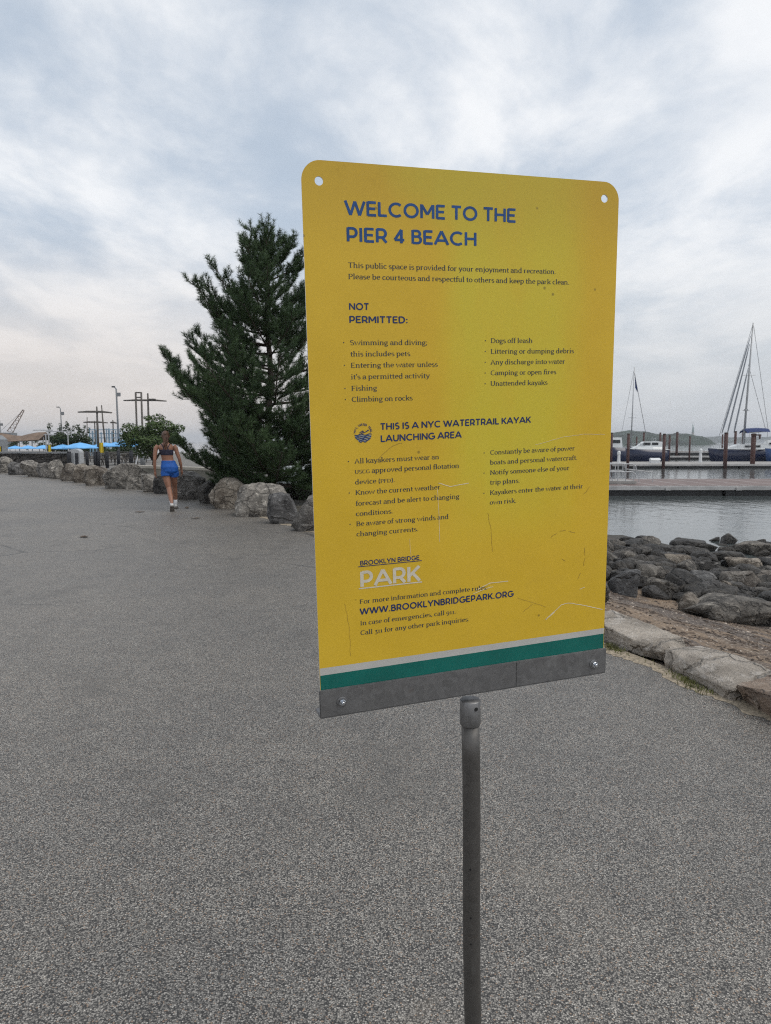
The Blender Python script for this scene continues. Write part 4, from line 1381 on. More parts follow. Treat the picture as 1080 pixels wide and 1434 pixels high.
# small stones wedged between them
rng = random.Random(11)
k = 0
protos = [rock('riprap_stone', (0, 0, -50), (1.0, 0.8, 0.62), M[('rock_dark', 'rock_dark', 'rock_mid')[q % 3]], 400 + q, 0, 3, 0.1, 0.2, 12, 0.13) for q in range(6)]
for q in range(260):
    px, py = rng.uniform(815, 1110), rng.uniform(757, 868)
    if py > 828 + (px - 850) * 0.17:
        continue
    p = on_terrain(px, py)
    t = seg_dist(np.array([[p.x, p.y]]), BANK)[0]
    if t < 2.6:
        continue
    s = rng.uniform(0.25, 0.62)
    if k < 6:
        o = protos[k]
    else:
        o = protos[rng.randrange(6)].copy()
        COL.objects.link(o)
    k += 1
    o.scale = (s, s, s * rng.uniform(0.7, 1.1))
    o.rotation_euler = (rng.uniform(-0.3, 0.3), rng.uniform(-0.3, 0.3), rng.uniform(0, 6.28))
    o.location = (p.x, p.y, max(p.z, -1.7) - 0.04)
    tag(o, 'small stone wedged among the big shore boulders', 'stone', 'small stones between the riprap boulders')


# ------------------------------------------------------------------ grass at the kerb
def blades(name, spots, mat, hmin, hmax, seed, width=0.004):
    r = np.random.RandomState(seed)
    V, F = [], []
    for (x, y, z, sx, sy, n) in spots:
        for _ in range(n):
            px, py = x + r.normal() * sx, y + r.normal() * sy
            a, l, h = r.uniform(0, 6.28), r.uniform(0.1, 0.7), r.uniform(hmin, hmax)
            d = np.array([math.cos(a), math.sin(a), 0])
            b = np.array([px, py, z])
            wv = np.array([-d[1], d[0], 0]) * width
            k = len(V)
            V += [b - wv, b + wv, b + d * l * h * 0.5 + wv * 0.7 + (0, 0, h * 0.6), b + d * l * h * 0.5 - wv * 0.7 + (0, 0, h * 0.6), b + d * l * h + (0, 0, h), b + d * l * h * 1.02 + (0, 0, h)]
            F += [(k, k + 1, k + 2, k + 3), (k + 3, k + 2, k + 5, k + 4)]
    return np_mesh(name, V, F, mat)


sp_ = []
for px, py, n, sx in ((958, 953, 300, 0.09), (974, 962, 240, 0.08), (992, 970, 50, 0.06), (855, 908, 260, 0.06), (868, 914, 90, 0.05), (905, 928, 14, 0.05), (940, 944, 14, 0.05)):
    g = onz(px, py)
    sp_.append((g.x, g.y, 0.004, sx * 0.42, sx * 0.9, n))
tag(blades('grass', sp_, M['grass'], 0.008, 0.032, 5, 0.003), 'low green grass growing in the joint below the granite blocks', 'grass', None, 'stuff')


# wrack: chips of wood, weed and shell along the tide lines
def chips(name, mat_, n, seed, smin, smax, pale):
    r = np.random.RandomState(seed)
    c = np.c_[r.uniform(0.8, 6.0, n * 6), r.uniform(2.5, 11.0, n * 6)]
    t = seg_dist(c, BANK)
    c, t = c[(t > 0.30) & (t < 4.2)], t[(t > 0.30) & (t < 4.2)]
    bandv = np.array([noise.noise(Vector((x * 0.35 + y * 0.12, y * 0.1, 1.0))) * 0.35 for x, y in c])
    ph = (t + bandv) * 1.55
    keep = (np.sin(ph * 2 * math.pi) > 0.15) | (r.uniform(0, 1, len(c)) < 0.12) if not pale else np.ones(len(c), bool)
    c = c[keep][:n]
    z = terrain_z(c)
    V, F = [], []
    for (x, y), zz in zip(c, z):
        L, wd_, h_ = r.uniform(smin, smax) * (1 if pale else r.choice([1, 1, 2.6])), r.uniform(smin, smax) * 0.55, r.uniform(smin, smax) * 0.35
        a = r.uniform(0, 6.28)
        ca, sa = math.cos(a), math.sin(a)
        k = len(V)
        for ux, uy, uz in ((-1, -0.6, 0), (1, -1, 0), (0.8, 1, 0), (-1, 0.8, 0), (-0.5, -0.3, 1), (0.6, -0.4, 1), (0.4, 0.6, 0.8), (-0.6, 0.4, 0.9)):
            px_, py_ = ux * L / 2, uy * wd_ / 2
            V.append((x + px_ * ca - py_ * sa, y + px_ * sa + py_ * ca, zz - 0.004 + uz * h_ + r.uniform(-0.1, 0.1) * h_))
        F += [(k + 4, k + 5, k + 6, k + 7), (k, k + 1, k + 5, k + 4), (k + 1, k + 2, k + 6, k + 5), (k + 2, k + 3, k + 7, k + 6), (k + 3, k, k + 4, k + 7)]
    return np_mesh(name, V, F, mat_)


tag(chips('debris', M['wrack'], 7000, 31, 0.012, 0.045, False), 'dark wood chips and weed washed up in bands across the sand', 'debris', None, 'stuff')
tag(chips('gravel', M['pebble'], 1100, 32, 0.010, 0.040, True), 'pale pebbles and shell bits scattered on the sand', 'gravel', None, 'stuff')
for i, (px, py, lab) in enumerate(((196, 718, 'small brown fallen leaf left of the walking woman'), (262, 712, 'brown fallen leaf right of the feet of the walking woman'), (274, 727, 'brown fallen leaf on the path below the pine'), (118, 753, 'tiny dark twig-like leaf far left on the path'))):
    g = onz(px, py)
    b = MB()
    L = 0.11 if py < 1000 else 0.045
    prof = [(-1, 0.02, 0.004), (-0.5, 0.42, 0.012), (0.1, 0.5, 0.006), (0.6, 0.3, 0.014), (1.0, 0.03, 0.022)]
    b.rings([[Vector((x * L, wv * L * sgn, zz + 0.002 * k + (0.008 if sgn else 0))) for sgn, k in ((-1, 0), (0, 0), (1, 0), (0, 1))] for x, wv, zz in prof])
    o = b.build('fallen_leaf', M['dead_leaf'], None, False, (g.x, g.y, 0.008))
    o.rotation_euler.z = i * 1.9
    tag(o, lab, 'leaf', 'fallen leaves on the path')


# ------------------------------------------------------------------ pine
def needle_shoots(shoots, per, nl, nw, seed):
    """shoots: (base, dir, length) -> thin triangles bristling round each shoot"""
    r = np.random.RandomState(seed)
    Vs = []
    for b, d, L in shoots:
        b, d = np.array(b), np.array(d)
        d = d / np.linalg.norm(d)
        a = np.cross(d, (0.3, 0.5, 0.8))
        a /= np.linalg.norm(a)
        c = np.cross(d, a)
        t = r.uniform(0.05, 1.0, per)
        th = r.uniform(0, 2 * math.pi, per)
        root = b + np.outer(t * L, d)
        rad = np.outer(np.cos(th), a) + np.outer(np.sin(th), c)
        ndir = rad * r.uniform(0.55, 0.95, (per, 1)) + d * r.uniform(0.35, 0.95, (per, 1))
        ndir /= np.linalg.norm(ndir, axis=1, keepdims=True)
        ln = nl * r.uniform(0.7, 1.15, (per, 1))
        wv = np.cross(ndir, r.normal(size=(per, 3)))
        wv /= np.linalg.norm(wv, axis=1, keepdims=True)
        Vs.append(np.stack([root - wv * nw, root + wv * nw, root + ndir * ln], 1).reshape(-1, 3))
    V = np.concatenate(Vs)
    return V, np.arange(len(V)).reshape(-1, 3)


def make_pine():
    g = onz(378, 700)
    g = Vector((g.x - 0.05, g.y, 0)) * 1.0
    g.y = 18.6
    g.x = at(378, 600, 18.6).x
    root = empty('pine_tree', (g.x, g.y, -0.03), 'dark bushy pine tree standing behind the boulders left of the yellow sign', 'tree')
    rng = random.Random(21)
    H = at(378, 322, 18.6).z - 0.15
    tr = MB()
    tr.tube([(0.04 * math.sin(i * 1.1), 0.03 * math.cos(i), H * i / 14) for i in range(15)], [0.11 * (1 - i / 14.6) ** 0.8 + 0.008 for i in range(15)], 10)
    shoots = []
    limbs = MB()
    prof_h = [0.3, 0.7, 1.2, 1.8, 2.4, 3.0, 3.6, 4.4, 5.0, 5.6, 6.2, 6.75]
    prof_r = [1.8, 2.15, 2.15, 2.2, 2.3, 2.0, 1.7, 1.4, 1.1, 0.85, 0.45, 0.18]
    h = 0.45
    extra = [(2.5, math.pi - 0.05, 2.35), (2.2, math.pi + 0.3, 2.3), (3.3, math.pi - 0.15, 1.95), (4.0, math.pi + 0.1, 1.5)]
    while h < H - 0.35:
        nb = rng.choice((3, 4, 4, 5)) if h < 5 else rng.choice((3, 4))
        a0 = rng.uniform(0, 6.28)
        hs = h
        for kbr in range(nb + (1 if extra else 0)):
            h = hs
            a = a0 + 2 * math.pi * kbr / nb + rng.uniform(-0.3, 0.3)
            rad = float(np.interp(h, prof_h, prof_r)) * rng.choice((0.62, 0.8, 0.95, 1.08) if h > 1.9 else (0.8, 0.95, 1.05)) * rng.uniform(0.92, 1.08)
            if kbr == nb:
                h, a, rad = extra.pop()
            droop = np.interp(h, [0, 1.8, 2.6, 5, 6, 7], [-0.08, 0.0, 0.08, 0.32, 0.55, 0.7])
            if abs(((a - math.pi) + math.pi) % (2 * math.pi) - math.pi) < 0.32 and 2.3 < h < 3.1:
                rad *= 1.15
            pts = []
            n = 7
            for i in range(n + 1):
                t = i / n
                rr = rad * t
                z = h + rad * (droop * t + 0.36 * t ** 4) + 0.05 * math.sin(3 * t + a)
                aa = a + 0.15 * math.sin(2.5 * t + a * 3)
                pts.append(Vector((rr * math.cos(aa), rr * math.sin(aa), z)))
            limbs.tube(pts, [0.028 * (1 - t / n) * (0.4 + rad / 2.5) + 0.006 for t in range(n + 1)], 5)
            # side twigs
            m = max(4, int(rad / 0.105))
            for j in range(m):
                t = 0.22 + 0.78 * (j + rng.random()) / m
                q = t * n
                i = min(int(q), n - 1)
                p = pts[i].lerp(pts[i + 1], q - i)
                fw = (pts[i + 1] - pts[i]).normalized()
                sgn = 1 if j % 2 else -1
                sidev = fw.cross(Vector((0, 0, 1))).normalized() * sgn
                tl = rad * 0.34 * (1.15 - t) + 0.20 * rng.uniform(0.6, 1.4)
                d = (fw * 0.75 + sidev * rng.uniform(0.4, 0.9) + Vector((0, 0, rng.uniform(-0.2, 0.65)))).normalized()
                e = p + d * tl
                limbs.tube([p, e], [0.008, 0.004], 4, False)
                ns = 2 + int(tl / 0.15)
                for s in range(ns):
                    b = p.lerp(e, (s + 0.4) / ns)
                    dd = (d + Vector((rng.uniform(-0.6, 0.6), rng.uniform(-0.6, 0.6), rng.uniform(0.1, 0.8)))).normalized()
                    shoots.append((b, dd, rng.uniform(0.10, 0.22)))
                shoots.append((e, (d + Vector((0, 0, 0.7))).normalized(), rng.uniform(0.14, 0.26)))
            for q_ in range(4):
                ti = n - 1 - q_ * 0.35
                i0 = int(ti)
                bp = pts[i0].lerp(pts[i0 + 1], ti - i0)
                shoots.append((bp, (fw * 0.5 + Vector((rng.uniform(-0.5, 0.5), rng.uniform(-0.5, 0.5), 1.1))).normalized(), rng.uniform(0.22, 0.36)))
            shoots.append((pts[-1], (fw + Vector((0, 0, 1.2))).normalized(), 0.30))
            shoots.append((pts[-1], (fw + Vector((0, 0, 0.3))).normalized(), 0.24))
        h = hs
        h += rng.uniform(0.14, 0.20) if h < 2.0 else rng.uniform(0.16, 0.36)
    for k in range(9):
        a = rng.uniform(0, 6.28)
        shoots.append((Vector((0, 0, H - 0.08 * k)), Vector((math.cos(a) * 0.45, math.sin(a) * 0.45, 1)), 0.32))
    for px, py in ((360, 322), (384, 316), (395, 330)):
        q = at(px, py + 16, 18.6) - Vector((g.x, g.y, -0.03))
        limbs.tube([(0, 0, H - 0.9), (q.x, q.y, q.z)], [0.015, 0.006], 5)
        for k in range(5):
            b = Vector((0, 0, H - 0.9)).lerp(q, 0.4 + 0.15 * k)
            shoots.append((b, Vector((q.x * 0.6 + rng.uniform(-0.3, 0.3), rng.uniform(-0.3, 0.3), 1)), 0.26))
    tr.add(limbs.v, limbs.f)
    tr.build('trunk', M['bark'], root, True)
    V, F = needle_shoots(shoots, 60, 0.115, 0.0045, 4)
    np_mesh('crown', V, F, M['needles'], root)
    return root


make_pine()


# ------------------------------------------------------------------ broad-leaved trees and bushes
def leaf_cloud(blobs, n, size, seed):
    r = np.random.RandomState(seed)
    wts = np.array([b[3] * b[4] * b[5] for b in blobs]) ** 0.67
    wts /= wts.sum()
    idx = r.choice(len(blobs), n, p=wts)
    B = np.array(blobs)[idx]
    d = r.normal(size=(n, 3))
    d /= np.linalg.norm(d, axis=1, keepdims=True)
    rad = r.uniform(0.35, 1.0, (n, 1)) ** 0.6
    p = B[:, :3] + d * rad * B[:, 3:6]
    nr = d + r.normal(size=(n, 3)) * 0.7 + (0, 0, 0.4)
    nr /= np.linalg.norm(nr, axis=1, keepdims=True)
    a = np.cross(nr, r.normal(size=(n, 3)))
    a /= np.linalg.norm(a, axis=1, keepdims=True)
    b = np.cross(nr, a)
    s = size * r.uniform(0.6, 1.3, (n, 1))
    V = np.stack([p - a * s, p - b * s * 0.5, p + a * s, p + b * s * 0.5], 1).reshape(-1, 3)
    return V, np.arange(len(V)).reshape(-1, 4)


def leafy(name, loc, blobs, n, size, seed, mat, label, cat, stems, group=None):
    root = empty(name, loc, label, cat, group)
    tr = MB()
    for pts, r0 in stems:
        tr.tube(pts, [r0 * (1 - 0.75 * i / (len(pts) - 1)) for i in range(len(pts))], 7)
    tr.build('trunk', M['bark'], root, True)
    V, F = leaf_cloud(blobs, n, size, seed)
    np_mesh('crown', V, F, mat, root)
    return root


def blobset(rng, n, cx, cz, wx, wy, wz, r0, r1):
    out = []
    for _ in range(n):
        a, q = rng.uniform(0, 6.28), math.sqrt(rng.random())
        x, y = cx + wx * q * math.cos(a), wy * q * math.sin(a)
        z = cz + rng.uniform(-1, 1) * wz * math.sqrt(max(0.1, 1 - q * q))
        r = rng.uniform(r0, r1)
        out.append((x, y, z, r, r, r * 0.75))
    return out


rng = random.Random(5)
b0 = at(213, 618, 34.0)
bl = blobset(rng, 40, 0, 1.85, 1.35, 0.9, 0.85, 0.2, 0.45)
leafy('small_tree', (b0.x, b0.y, 0), bl, 11000, 0.055, 6, M['leaf'], 'broad leafy green tree behind the walking woman, left of the pine', 'tree',
      [([(0, 0, 0), (0.05, 0, 0.7), (-0.1, 0, 1.5)], 0.09), ([(0.05, 0, 0.6), (0.5, 0.1, 1.3), (0.8, 0, 2.1)], 0.06), ([(0, 0, 0.7), (-0.5, 0, 1.6)], 0.05)])
b0 = at(97, 618, 75.0)
bl = blobset(rng, 30, 0, 1.75, 2.0, 1.0, 0.6, 0.35, 0.75) + [(rng.uniform(-2.1, 2.1), 0, 2.6 + rng.uniform(-0.1, 0.75), 0.18, 0.18, 0.35) for _ in range(22)]
leafy('hedge_tree', (b0.x, b0.y, 0), bl, 5500, 0.10, 7, M['leaf_dark'], 'wide dark green bush with wispy tops behind the blue umbrellas', 'bush',
      [([(x, 0, 0), (x * 1.1, 0, 1.5), (x * 1.2, 0, 2.4)], 0.07) for x in (-1.6, -0.5, 0.4, 1.5)])
# low growth under and beside the pine
b0 = onz(395, 672)
bl = blobset(rng, 14, 0, 0.35, 1.4, 0.6, 0.25, 0.18, 0.35)
leafy('shore_shrub', (at(410, 600, 20.5).x, 20.5, -0.05), bl, 2600, 0.045, 8, M['leaf_dark'], 'low dark shrub under the pine next to the yellow sign', 'shrub',
      [([(x, 0, 0), (x * 1.2, 0, 0.5)], 0.02) for x in (-0.8, 0, 0.7)])


# ------------------------------------------------------------------ the walking woman
def remesh(o, vox, sm_iter=4):
    md = o.modifiers.new('r', 'REMESH')
    md.mode = 'VOXEL'
    md.voxel_size = vox
    md.use_smooth_shade = True
    m2 = o.modifiers.new('s', 'SMOOTH')
    m2.factor = 0.5
    m2.iterations = sm_iter
    dg = bpy.context.evaluated_depsgraph_get()
    me = bpy.data.meshes.new_from_object(o.evaluated_get(dg))
    mats = list(o.data.materials)
    o.modifiers.clear()
    o.data = me
    if not me.materials:
        for m in mats:
            me.materials.append(m)
    smooth(me)
    return o


def make_woman():
    g = onz(240.5, 716)
    root = empty('person', (at(233, 650, g.y + 0.20).x, g.y + 0.20, 0.006), 'woman walking away in blue shorts, dark cropped top and white socks, long brown ponytail', 'person')
    root.rotation_euler.z = 0.27
    b = MB()
    # torso, pelvis to neck (x, y, z), rx, ry
    b.loft([((0.075, -0.01, 0.84), 0.10, 0.09), ((0.07, -0.02, 0.90), 0.165, 0.125), ((0.065, -0.02, 0.98), 0.180, 0.125), ((0.05, 0, 1.07), 0.150, 0.105),
            ((0.035, 0.01, 1.14), 0.128, 0.09), ((0.02, 0.01, 1.22), 0.130, 0.095), ((0.01, 0.01, 1.32), 0.150, 0.105), ((0.0, 0.0, 1.41), 0.165, 0.10),
            ((0, 0, 1.47), 0.150, 0.085), ((0, 0, 1.505), 0.09, 0.065), ((0, 0.005, 1.54), 0.052, 0.052), ((0, 0.015, 1.60), 0.047, 0.05)], 24)
    # head
    b.loft([((0, 0.03, 1.565), 0.035, 0.04), ((0, 0.045, 1.59), 0.056, 0.068), ((0, 0.035, 1.635), 0.070, 0.088), ((0, 0.025, 1.69), 0.075, 0.095), ((0, 0.02, 1.735), 0.068, 0.086), ((0, 0.02, 1.768), 0.042, 0.055), ((0, 0.02, 1.78), 0.012, 0.016)], 20)
    b.loft([((0, 0.128, 1.645), 0.016, 0.012), ((0, 0.122, 1.68), 0.010, 0.012), ((0, 0.115, 1.70), 0.008, 0.01)], 8)      # nose
    for s in (-1, 1):
        b.loft([((s * 0.074, 0.02, 1.64), 0.008, 0.014), ((s * 0.08, 0.015, 1.665), 0.010, 0.020), ((s * 0.078, 0.015, 1.69), 0.007, 0.016)], 8)  # ears
    # arms
    for pts in ([(-0.165, 0, 1.455), (-0.215, -0.01, 1.40), (-0.238, -0.03, 1.25), (-0.245, -0.045, 1.15), (-0.250, -0.02, 1.02), (-0.248, 0.01, 0.90), (-0.246, 0.02, 0.865)],
                [(0.165, 0, 1.455), (0.212, 0, 1.40), (0.252, 0.0, 1.26), (0.288, 0.0, 1.16), (0.312, 0.04, 1.04), (0.325, 0.09, 0.93), (0.328, 0.105, 0.895)]):
        b.tube(pts, [0.055, 0.052, 0.043, 0.036, 0.036, 0.025, 0.024], 14)
        w_ = Vector(pts[-1])
        d = (Vector(pts[-1]) - Vector(pts[-2])).normalized()
        s = -1 if pts[0][0] < 0 else 1
        fwd = Vector((-s * 0.25, 0.95, 0)).normalized()
        b.tube([w_ - d * 0.01, w_ + d * 0.03, w_ + d * 0.075], [0.022, 0.030, 0.026], 12)
        b.tube([w_ + fwd * 0.014 - d * 0.0, w_ + fwd * 0.018 + d * 0.04, w_ + fwd * 0.014 + d * 0.078], [0.018, 0.022, 0.018], 10)
        b.tube([w_ - fwd * 0.014, w_ - fwd * 0.018 + d * 0.04, w_ - fwd * 0.014 + d * 0.075], [0.016, 0.020, 0.016], 10)
        for q, L in ((0.030, 0.070), (0.011, 0.080), (-0.009, 0.074), (-0.027, 0.058)):
            st_ = w_ + fwd * q + d * 0.07
            cur = Vector((-s * 0.35, 0, 0))
            b.tube([st_, st_ + d * L * 0.5 + cur * 0.012, st_ + d * L + cur * 0.06], [0.0100, 0.0092, 0.0075], 8)
        th = w_ + fwd * 0.03 + d * 0.02
        b.tube([th, th + fwd * 0.02 + d * 0.03, th + fwd * 0.022 + d * 0.062], [0.013, 0.0115, 0.009], 8)
    # legs: trailing left leg, leading right leg
    b.tube([(-0.015, -0.01, 0.88), (-0.01, -0.02, 0.78), (0.015, -0.05, 0.64), (0.045, -0.07, 0.51), (0.06, -0.14, 0.42), (0.082, -0.24, 0.30), (0.098, -0.33, 0.19), (0.104, -0.365, 0.13)],
           [0.088, 0.086, 0.073, 0.056, 0.056, 0.052, 0.036, 0.033], 18)
    b.tube([(0.15, 0.0, 0.88), (0.152, 0.04, 0.78), (0.158, 0.13, 0.64), (0.165, 0.22, 0.51), (0.168, 0.265, 0.42), (0.172, 0.32, 0.30), (0.176, 0.365, 0.17), (0.178, 0.38, 0.10)],
           [0.088, 0.085, 0.072, 0.055, 0.055, 0.051, 0.036, 0.033], 18)
    body = b.build('body', M['skin'], root)
    remesh(body, 0.0075, 3)
    # shorts
    b = MB()
    b.loft([((0.07, -0.015, 0.83), 0.12, 0.10), ((0.07, -0.022, 0.88), 0.180, 0.135), ((0.067, -0.022, 0.98), 0.195, 0.138), ((0.05, 0, 1.07), 0.162, 0.117), ((0.043, 0.005, 1.125), 0.147, 0.108)], 24)
    b.tube([(-0.02, -0.012, 0.94), (-0.015, -0.022, 0.86), (-0.008, -0.03, 0.775)], [0.10, 0.112, 0.112], 18)
    b.tube([(0.155, 0.005, 0.94), (0.157, 0.02, 0.86), (0.157, 0.05, 0.775)], [0.10, 0.112, 0.112], 18)
    sh = b.build('shorts', M['shorts'], root)
    remesh(sh, 0.010, 2)
    for v in sh.data.vertices:
        f = noise.noise(v.co * 16)
        v.co.x += 0.006 * f
        v.co.y += 0.006 * noise.noise(v.co * 16 + Vector((5, 5, 5)))
    # cropped top with racer back
    b = MB()
    b.loft([((0.018, 0.01, 1.245), 0.138, 0.104), ((0.014, 0.01, 1.29), 0.149, 0.111), ((0.008, 0.008, 1.35), 0.160, 0.114), ((0.003, 0.004, 1.372), 0.160, 0.110)], 24)
    for s in (-1, 1):
        b.tube([(s * 0.05, -0.085, 1.35), (s * 0.045, -0.098, 1.42), (s * 0.085, -0.06, 1.487), (s * 0.10, 0.0, 1.495), (s * 0.09, 0.08, 1.44), (s * 0.08, 0.105, 1.36)], 0.013, 8)
    tp = b.build('cropped_top', M['bra'], root)
    remesh(tp, 0.008, 2)
    # hair: cap and ponytail
    b = MB()
    b.loft([((0, 0.0, 1.60), 0.060, 0.075), ((0, 0.005, 1.64), 0.078, 0.090), ((0, 0.012, 1.70), 0.083, 0.100), ((0, 0.012, 1.745), 0.075, 0.092), ((0, 0.01, 1.782), 0.046, 0.06), ((0, 0.01, 1.796), 0.014, 0.02)], 20)
    rr = random.Random(2)
    for k in range(16):
        x0 = rr.uniform(-0.035, 0.035)
        ph = rr.uniform(0, 6)
        n = 9
        L = rr.uniform(0.27, 0.36)
        pts = []
        for i in range(n + 1):
            t = i / n
            pts.append((x0 * (0.4 + 1.2 * math.sin(min(1, t * 1.4) * 2.6)) + 0.010 * math.sin(t * 7 + ph), -0.085 - 0.035 * math.sin(t * 2.2) - rr.uniform(0, 0.006), 1.725 - L * t))
        b.tube(pts, [0.013 * (1 - 0.75 * (i / n) ** 2) for i in range(n + 1)], 6)
    b.loft([((0, -0.085, 1.70), 0.03, 0.03), ((0, -0.09, 1.73), 0.035, 0.03), ((0, -0.07, 1.755), 0.03, 0.03)], 10)
    b.build('hair', M['hair'], root, True)
    # socks and shoes
    for ank, toe, lft in (((0.104, -0.365, 0.13), Vector((0.0, 0.62, -0.78)), True), ((0.178, 0.38, 0.085), Vector((0.0, 1, -0.10)), False)):
        ank = Vector(ank)
        d = toe.normalized()
        up = Vector((1, 0, 0)).cross(d).normalized()
        if up.z < 0:
            up = -up
        shin = (Vector((0.082, -0.24, 0.30)) - ank).normalized() if lft else (Vector((0.172, 0.32, 0.30)) - ank).normalized()
        s = MB()
        s.tube([ank - shin * 0.02, ank + shin * 0.05, ank + shin * 0.13, ank + shin * 0.135], [0.040, 0.038, 0.043, 0.037], 14)
        s.build('sock', M['sock'], root, True)
        heel = ank - up * 0.055 - d * 0.055
        s = MB()
        rs, rs2 = [], []
        for t, hw, hh in ((0, 0.028, 0.062), (0.03, 0.036, 0.075), (0.09, 0.040, 0.078), (0.14, 0.043, 0.060), (0.19, 0.046, 0.046), (0.23, 0.040, 0.036), (0.255, 0.022, 0.024)):
            c = heel + d * t
            rs.append([c + Vector((1, 0, 0)) * hw * math.cos(q) + up * (hh / 2 + hh / 2 * math.sin(q)) for q in [2 * math.pi * k / 14 for k in range(14)]])
            rs2.append([c + Vector((1, 0, 0)) * (hw + 0.004) * a + up * z for a, z in ((-1, -0.022), (1, -0.022), (1, 0.012), (-1, 0.012))])
        s.rings(rs)
        shoe = s.build('shoe', M['shoe'], root, True)
        s = MB()
        s.rings(rs2)
        s.build('sole', M['sole'], shoe)
    return root


make_woman()


# ------------------------------------------------------------------ plaza beyond the boulders
def px2m(px, Y):
    return px * Y / FPX


def zat(py, Y):
    return at(540, py, Y).z


# low concrete wall behind the woman and the pine
a_, b_ = at(196, 652, 29.5), at(310, 651, 26.5)
zt = a_.z
mid_ = (a_ + b_) / 2
L_ = (b_ - a_).length
rz_ = math.atan2(b_.y - a_.y, b_.x - a_.x)
lw = empty('low_wall', (mid_.x, mid_.y, -0.03), 'low olive grey concrete wall with a pale cap behind the walking woman', 'wall', None, rz_)
b = MB()
b.box((0, 0, (zt - 0.06) / 2), (L_, 0.30, zt - 0.06))
b.build('wall', M['concrete'], lw)
b = MB()
b.box((0, 0, zt - 0.01), (L_ + 0.04, 0.36, 0.10))
b.build('cap', M['concrete_light'], lw)

# dark stone wall at the left
a_, b_ = at(-70, 633, 47.0), at(98, 633, 46.0)
zt = zat(633, 46.5)
mid_ = (a_ + b_) / 2
L_ = (b_ - a_).length
gw = empty('stone_wall', (mid_.x, mid_.y, -0.03), 'dark stone filled wall with a straight flat cap at the left', 'wall', None, math.atan2(b_.y - a_.y, b_.x - a_.x))
b = MB()
n = 60
vs, fs = [], []
rng = random.Random(9)
b.box((0, 0.05, zt / 2 - 0.03), (L_, 0.5, zt - 0.08))
V, F_ = ico(2)
for k in range(150):
    c = np.array([rng.uniform(-L_ / 2, L_ / 2), -0.19, rng.uniform(0.02, zt - 0.15)])
    s = np.array([rng.uniform(0.10, 0.22), 0.09, rng.uniform(0.08, 0.15)])
    b.add([tuple(p) for p in V * s + c], [tuple(f) for f in F_])
b.build('wall', M['gabion'], gw, True)
b = MB()
b.box((0, 0, zt), (L_ + 0.05, 0.62, 0.09))
b.build('cap', M['grey_metal'], gw)

# bollards
BOL = [(97, 632, 0.25, 'dark bollard at the end of the dark stone wall'), (122, 632, 0.20, 'dark bollard just right of the grey twin bin'), (133.5, 632, 0.2, 'left one of the pair of dark bollards flanking the yellow banner'),
       (138, 632, 0.2, 'dark bollard directly below the yellow banner'), (150, 632, 0.21, 'dark bollard just right of the yellow banner'), (166, 631, 0.20, 'dark bollard below the left rim of the biggest blue umbrella'),
       (184, 631, 0.22, 'dark bollard below the middle of the biggest blue umbrella'), (200, 632.5, 0.30, 'thick grey bollard nearest to the walking woman')]
for px, top, wd, lab in BOL:
    Y = 44.0
    p = at(px, 640, Y)
    h = zat(top, Y)
    r = empty('bollard', (p.x, Y, -0.02), lab, 'bollard', 'bollards in front of the umbrella terrace')
    b = MB()
    b.tube([(0, 0, 0), (0, 0, h - 0.06), (0, 0, h - 0.03)], [wd / 2, wd / 2, wd / 2 * 0.9], 12)
    b.build('shaft', M['grey_metal'] if 'grey' in lab and 'thick' in lab else M['dark_metal'], r, True)
    b = MB()
    b.tube([(0, 0, h - 0.03), (0, 0, h - 0.01), (0, 0, h + 0.02)], [wd / 2 * 1.04, wd / 2 * 1.04, wd / 2 * 0.55], 12)
    b.build('cap', M['dark_metal'], r, True)

# twin bin with rounded top
Y = 45.5
p = at(107, 640, Y)
h = zat(628, Y)
wd = px2m(15.5, Y)
r = empty('litter_bin', (p.x, Y, -0.02), 'grey twin litter bin with a rounded top between the stone wall and the bollards', 'bin')
b = MB()
secs = []
prof = [(-wd / 2, 0), (-wd / 2, h * 0.8)] + [(-wd / 2 * math.cos(a), h * 0.8 + h * 0.2 * math.sin(a)) for a in [math.pi * k / 10 for k in range(1, 10)]] + [(wd / 2, h * 0.8), (wd / 2, 0)]
b.rings([[Vector((x, y, z)) for x, z in prof] for y in (-0.3, 0.3)])
b.build('body', M['pale_metal'], r)
for s in (-1, 1):
    b = MB()
    b.box((s * wd * 0.22, -0.305, h * 0.42), (wd * 0.30, 0.02, h * 0.7))
    b.build('door', M['grey_metal'] if s < 0 else M['dark_metal'], r)


def umbrella(px, apex, rim, wpx, Y, lab):
    p = at(px, 640, Y)
    za, zr = zat(apex, Y), zat(rim, Y)
    rad = px2m(wpx, Y) / 2 * 1.15
    r = empty('parasol', (p.x, Y, -0.02), lab, 'umbrella', 'blue umbrellas on the terrace')
    b = MB()
    n = 8
    pr = [(0.02, 1.0), (0.35, 0.80), (0.7, 0.46), (1.0, 0.10), (1.0, -0.05)]
    rs = []
    for q, zf in pr:
        ring = []
        for k in range(n * 2):
            a = math.pi * k / n + 0.2
            m = 1.0 if k % 2 == 0 else 0.94
            ring.append(Vector((rad * q * m * math.cos(a), rad * q * m * math.sin(a), zr + (za - zr) * zf - (0.03 if k % 2 else 0) * q)))
        rs.append(ring)
    b.rings(rs, False)
    b.build('canopy', M['umbrella'], r)
    b = MB()
    b.tube([(0, 0, 0), (0, 0, za + 0.08)], 0.03, 8)
    b.box((0, 0, 0.06), (0.6, 0.6, 0.10))
    b.build('pole', M['pale_metal'], r)


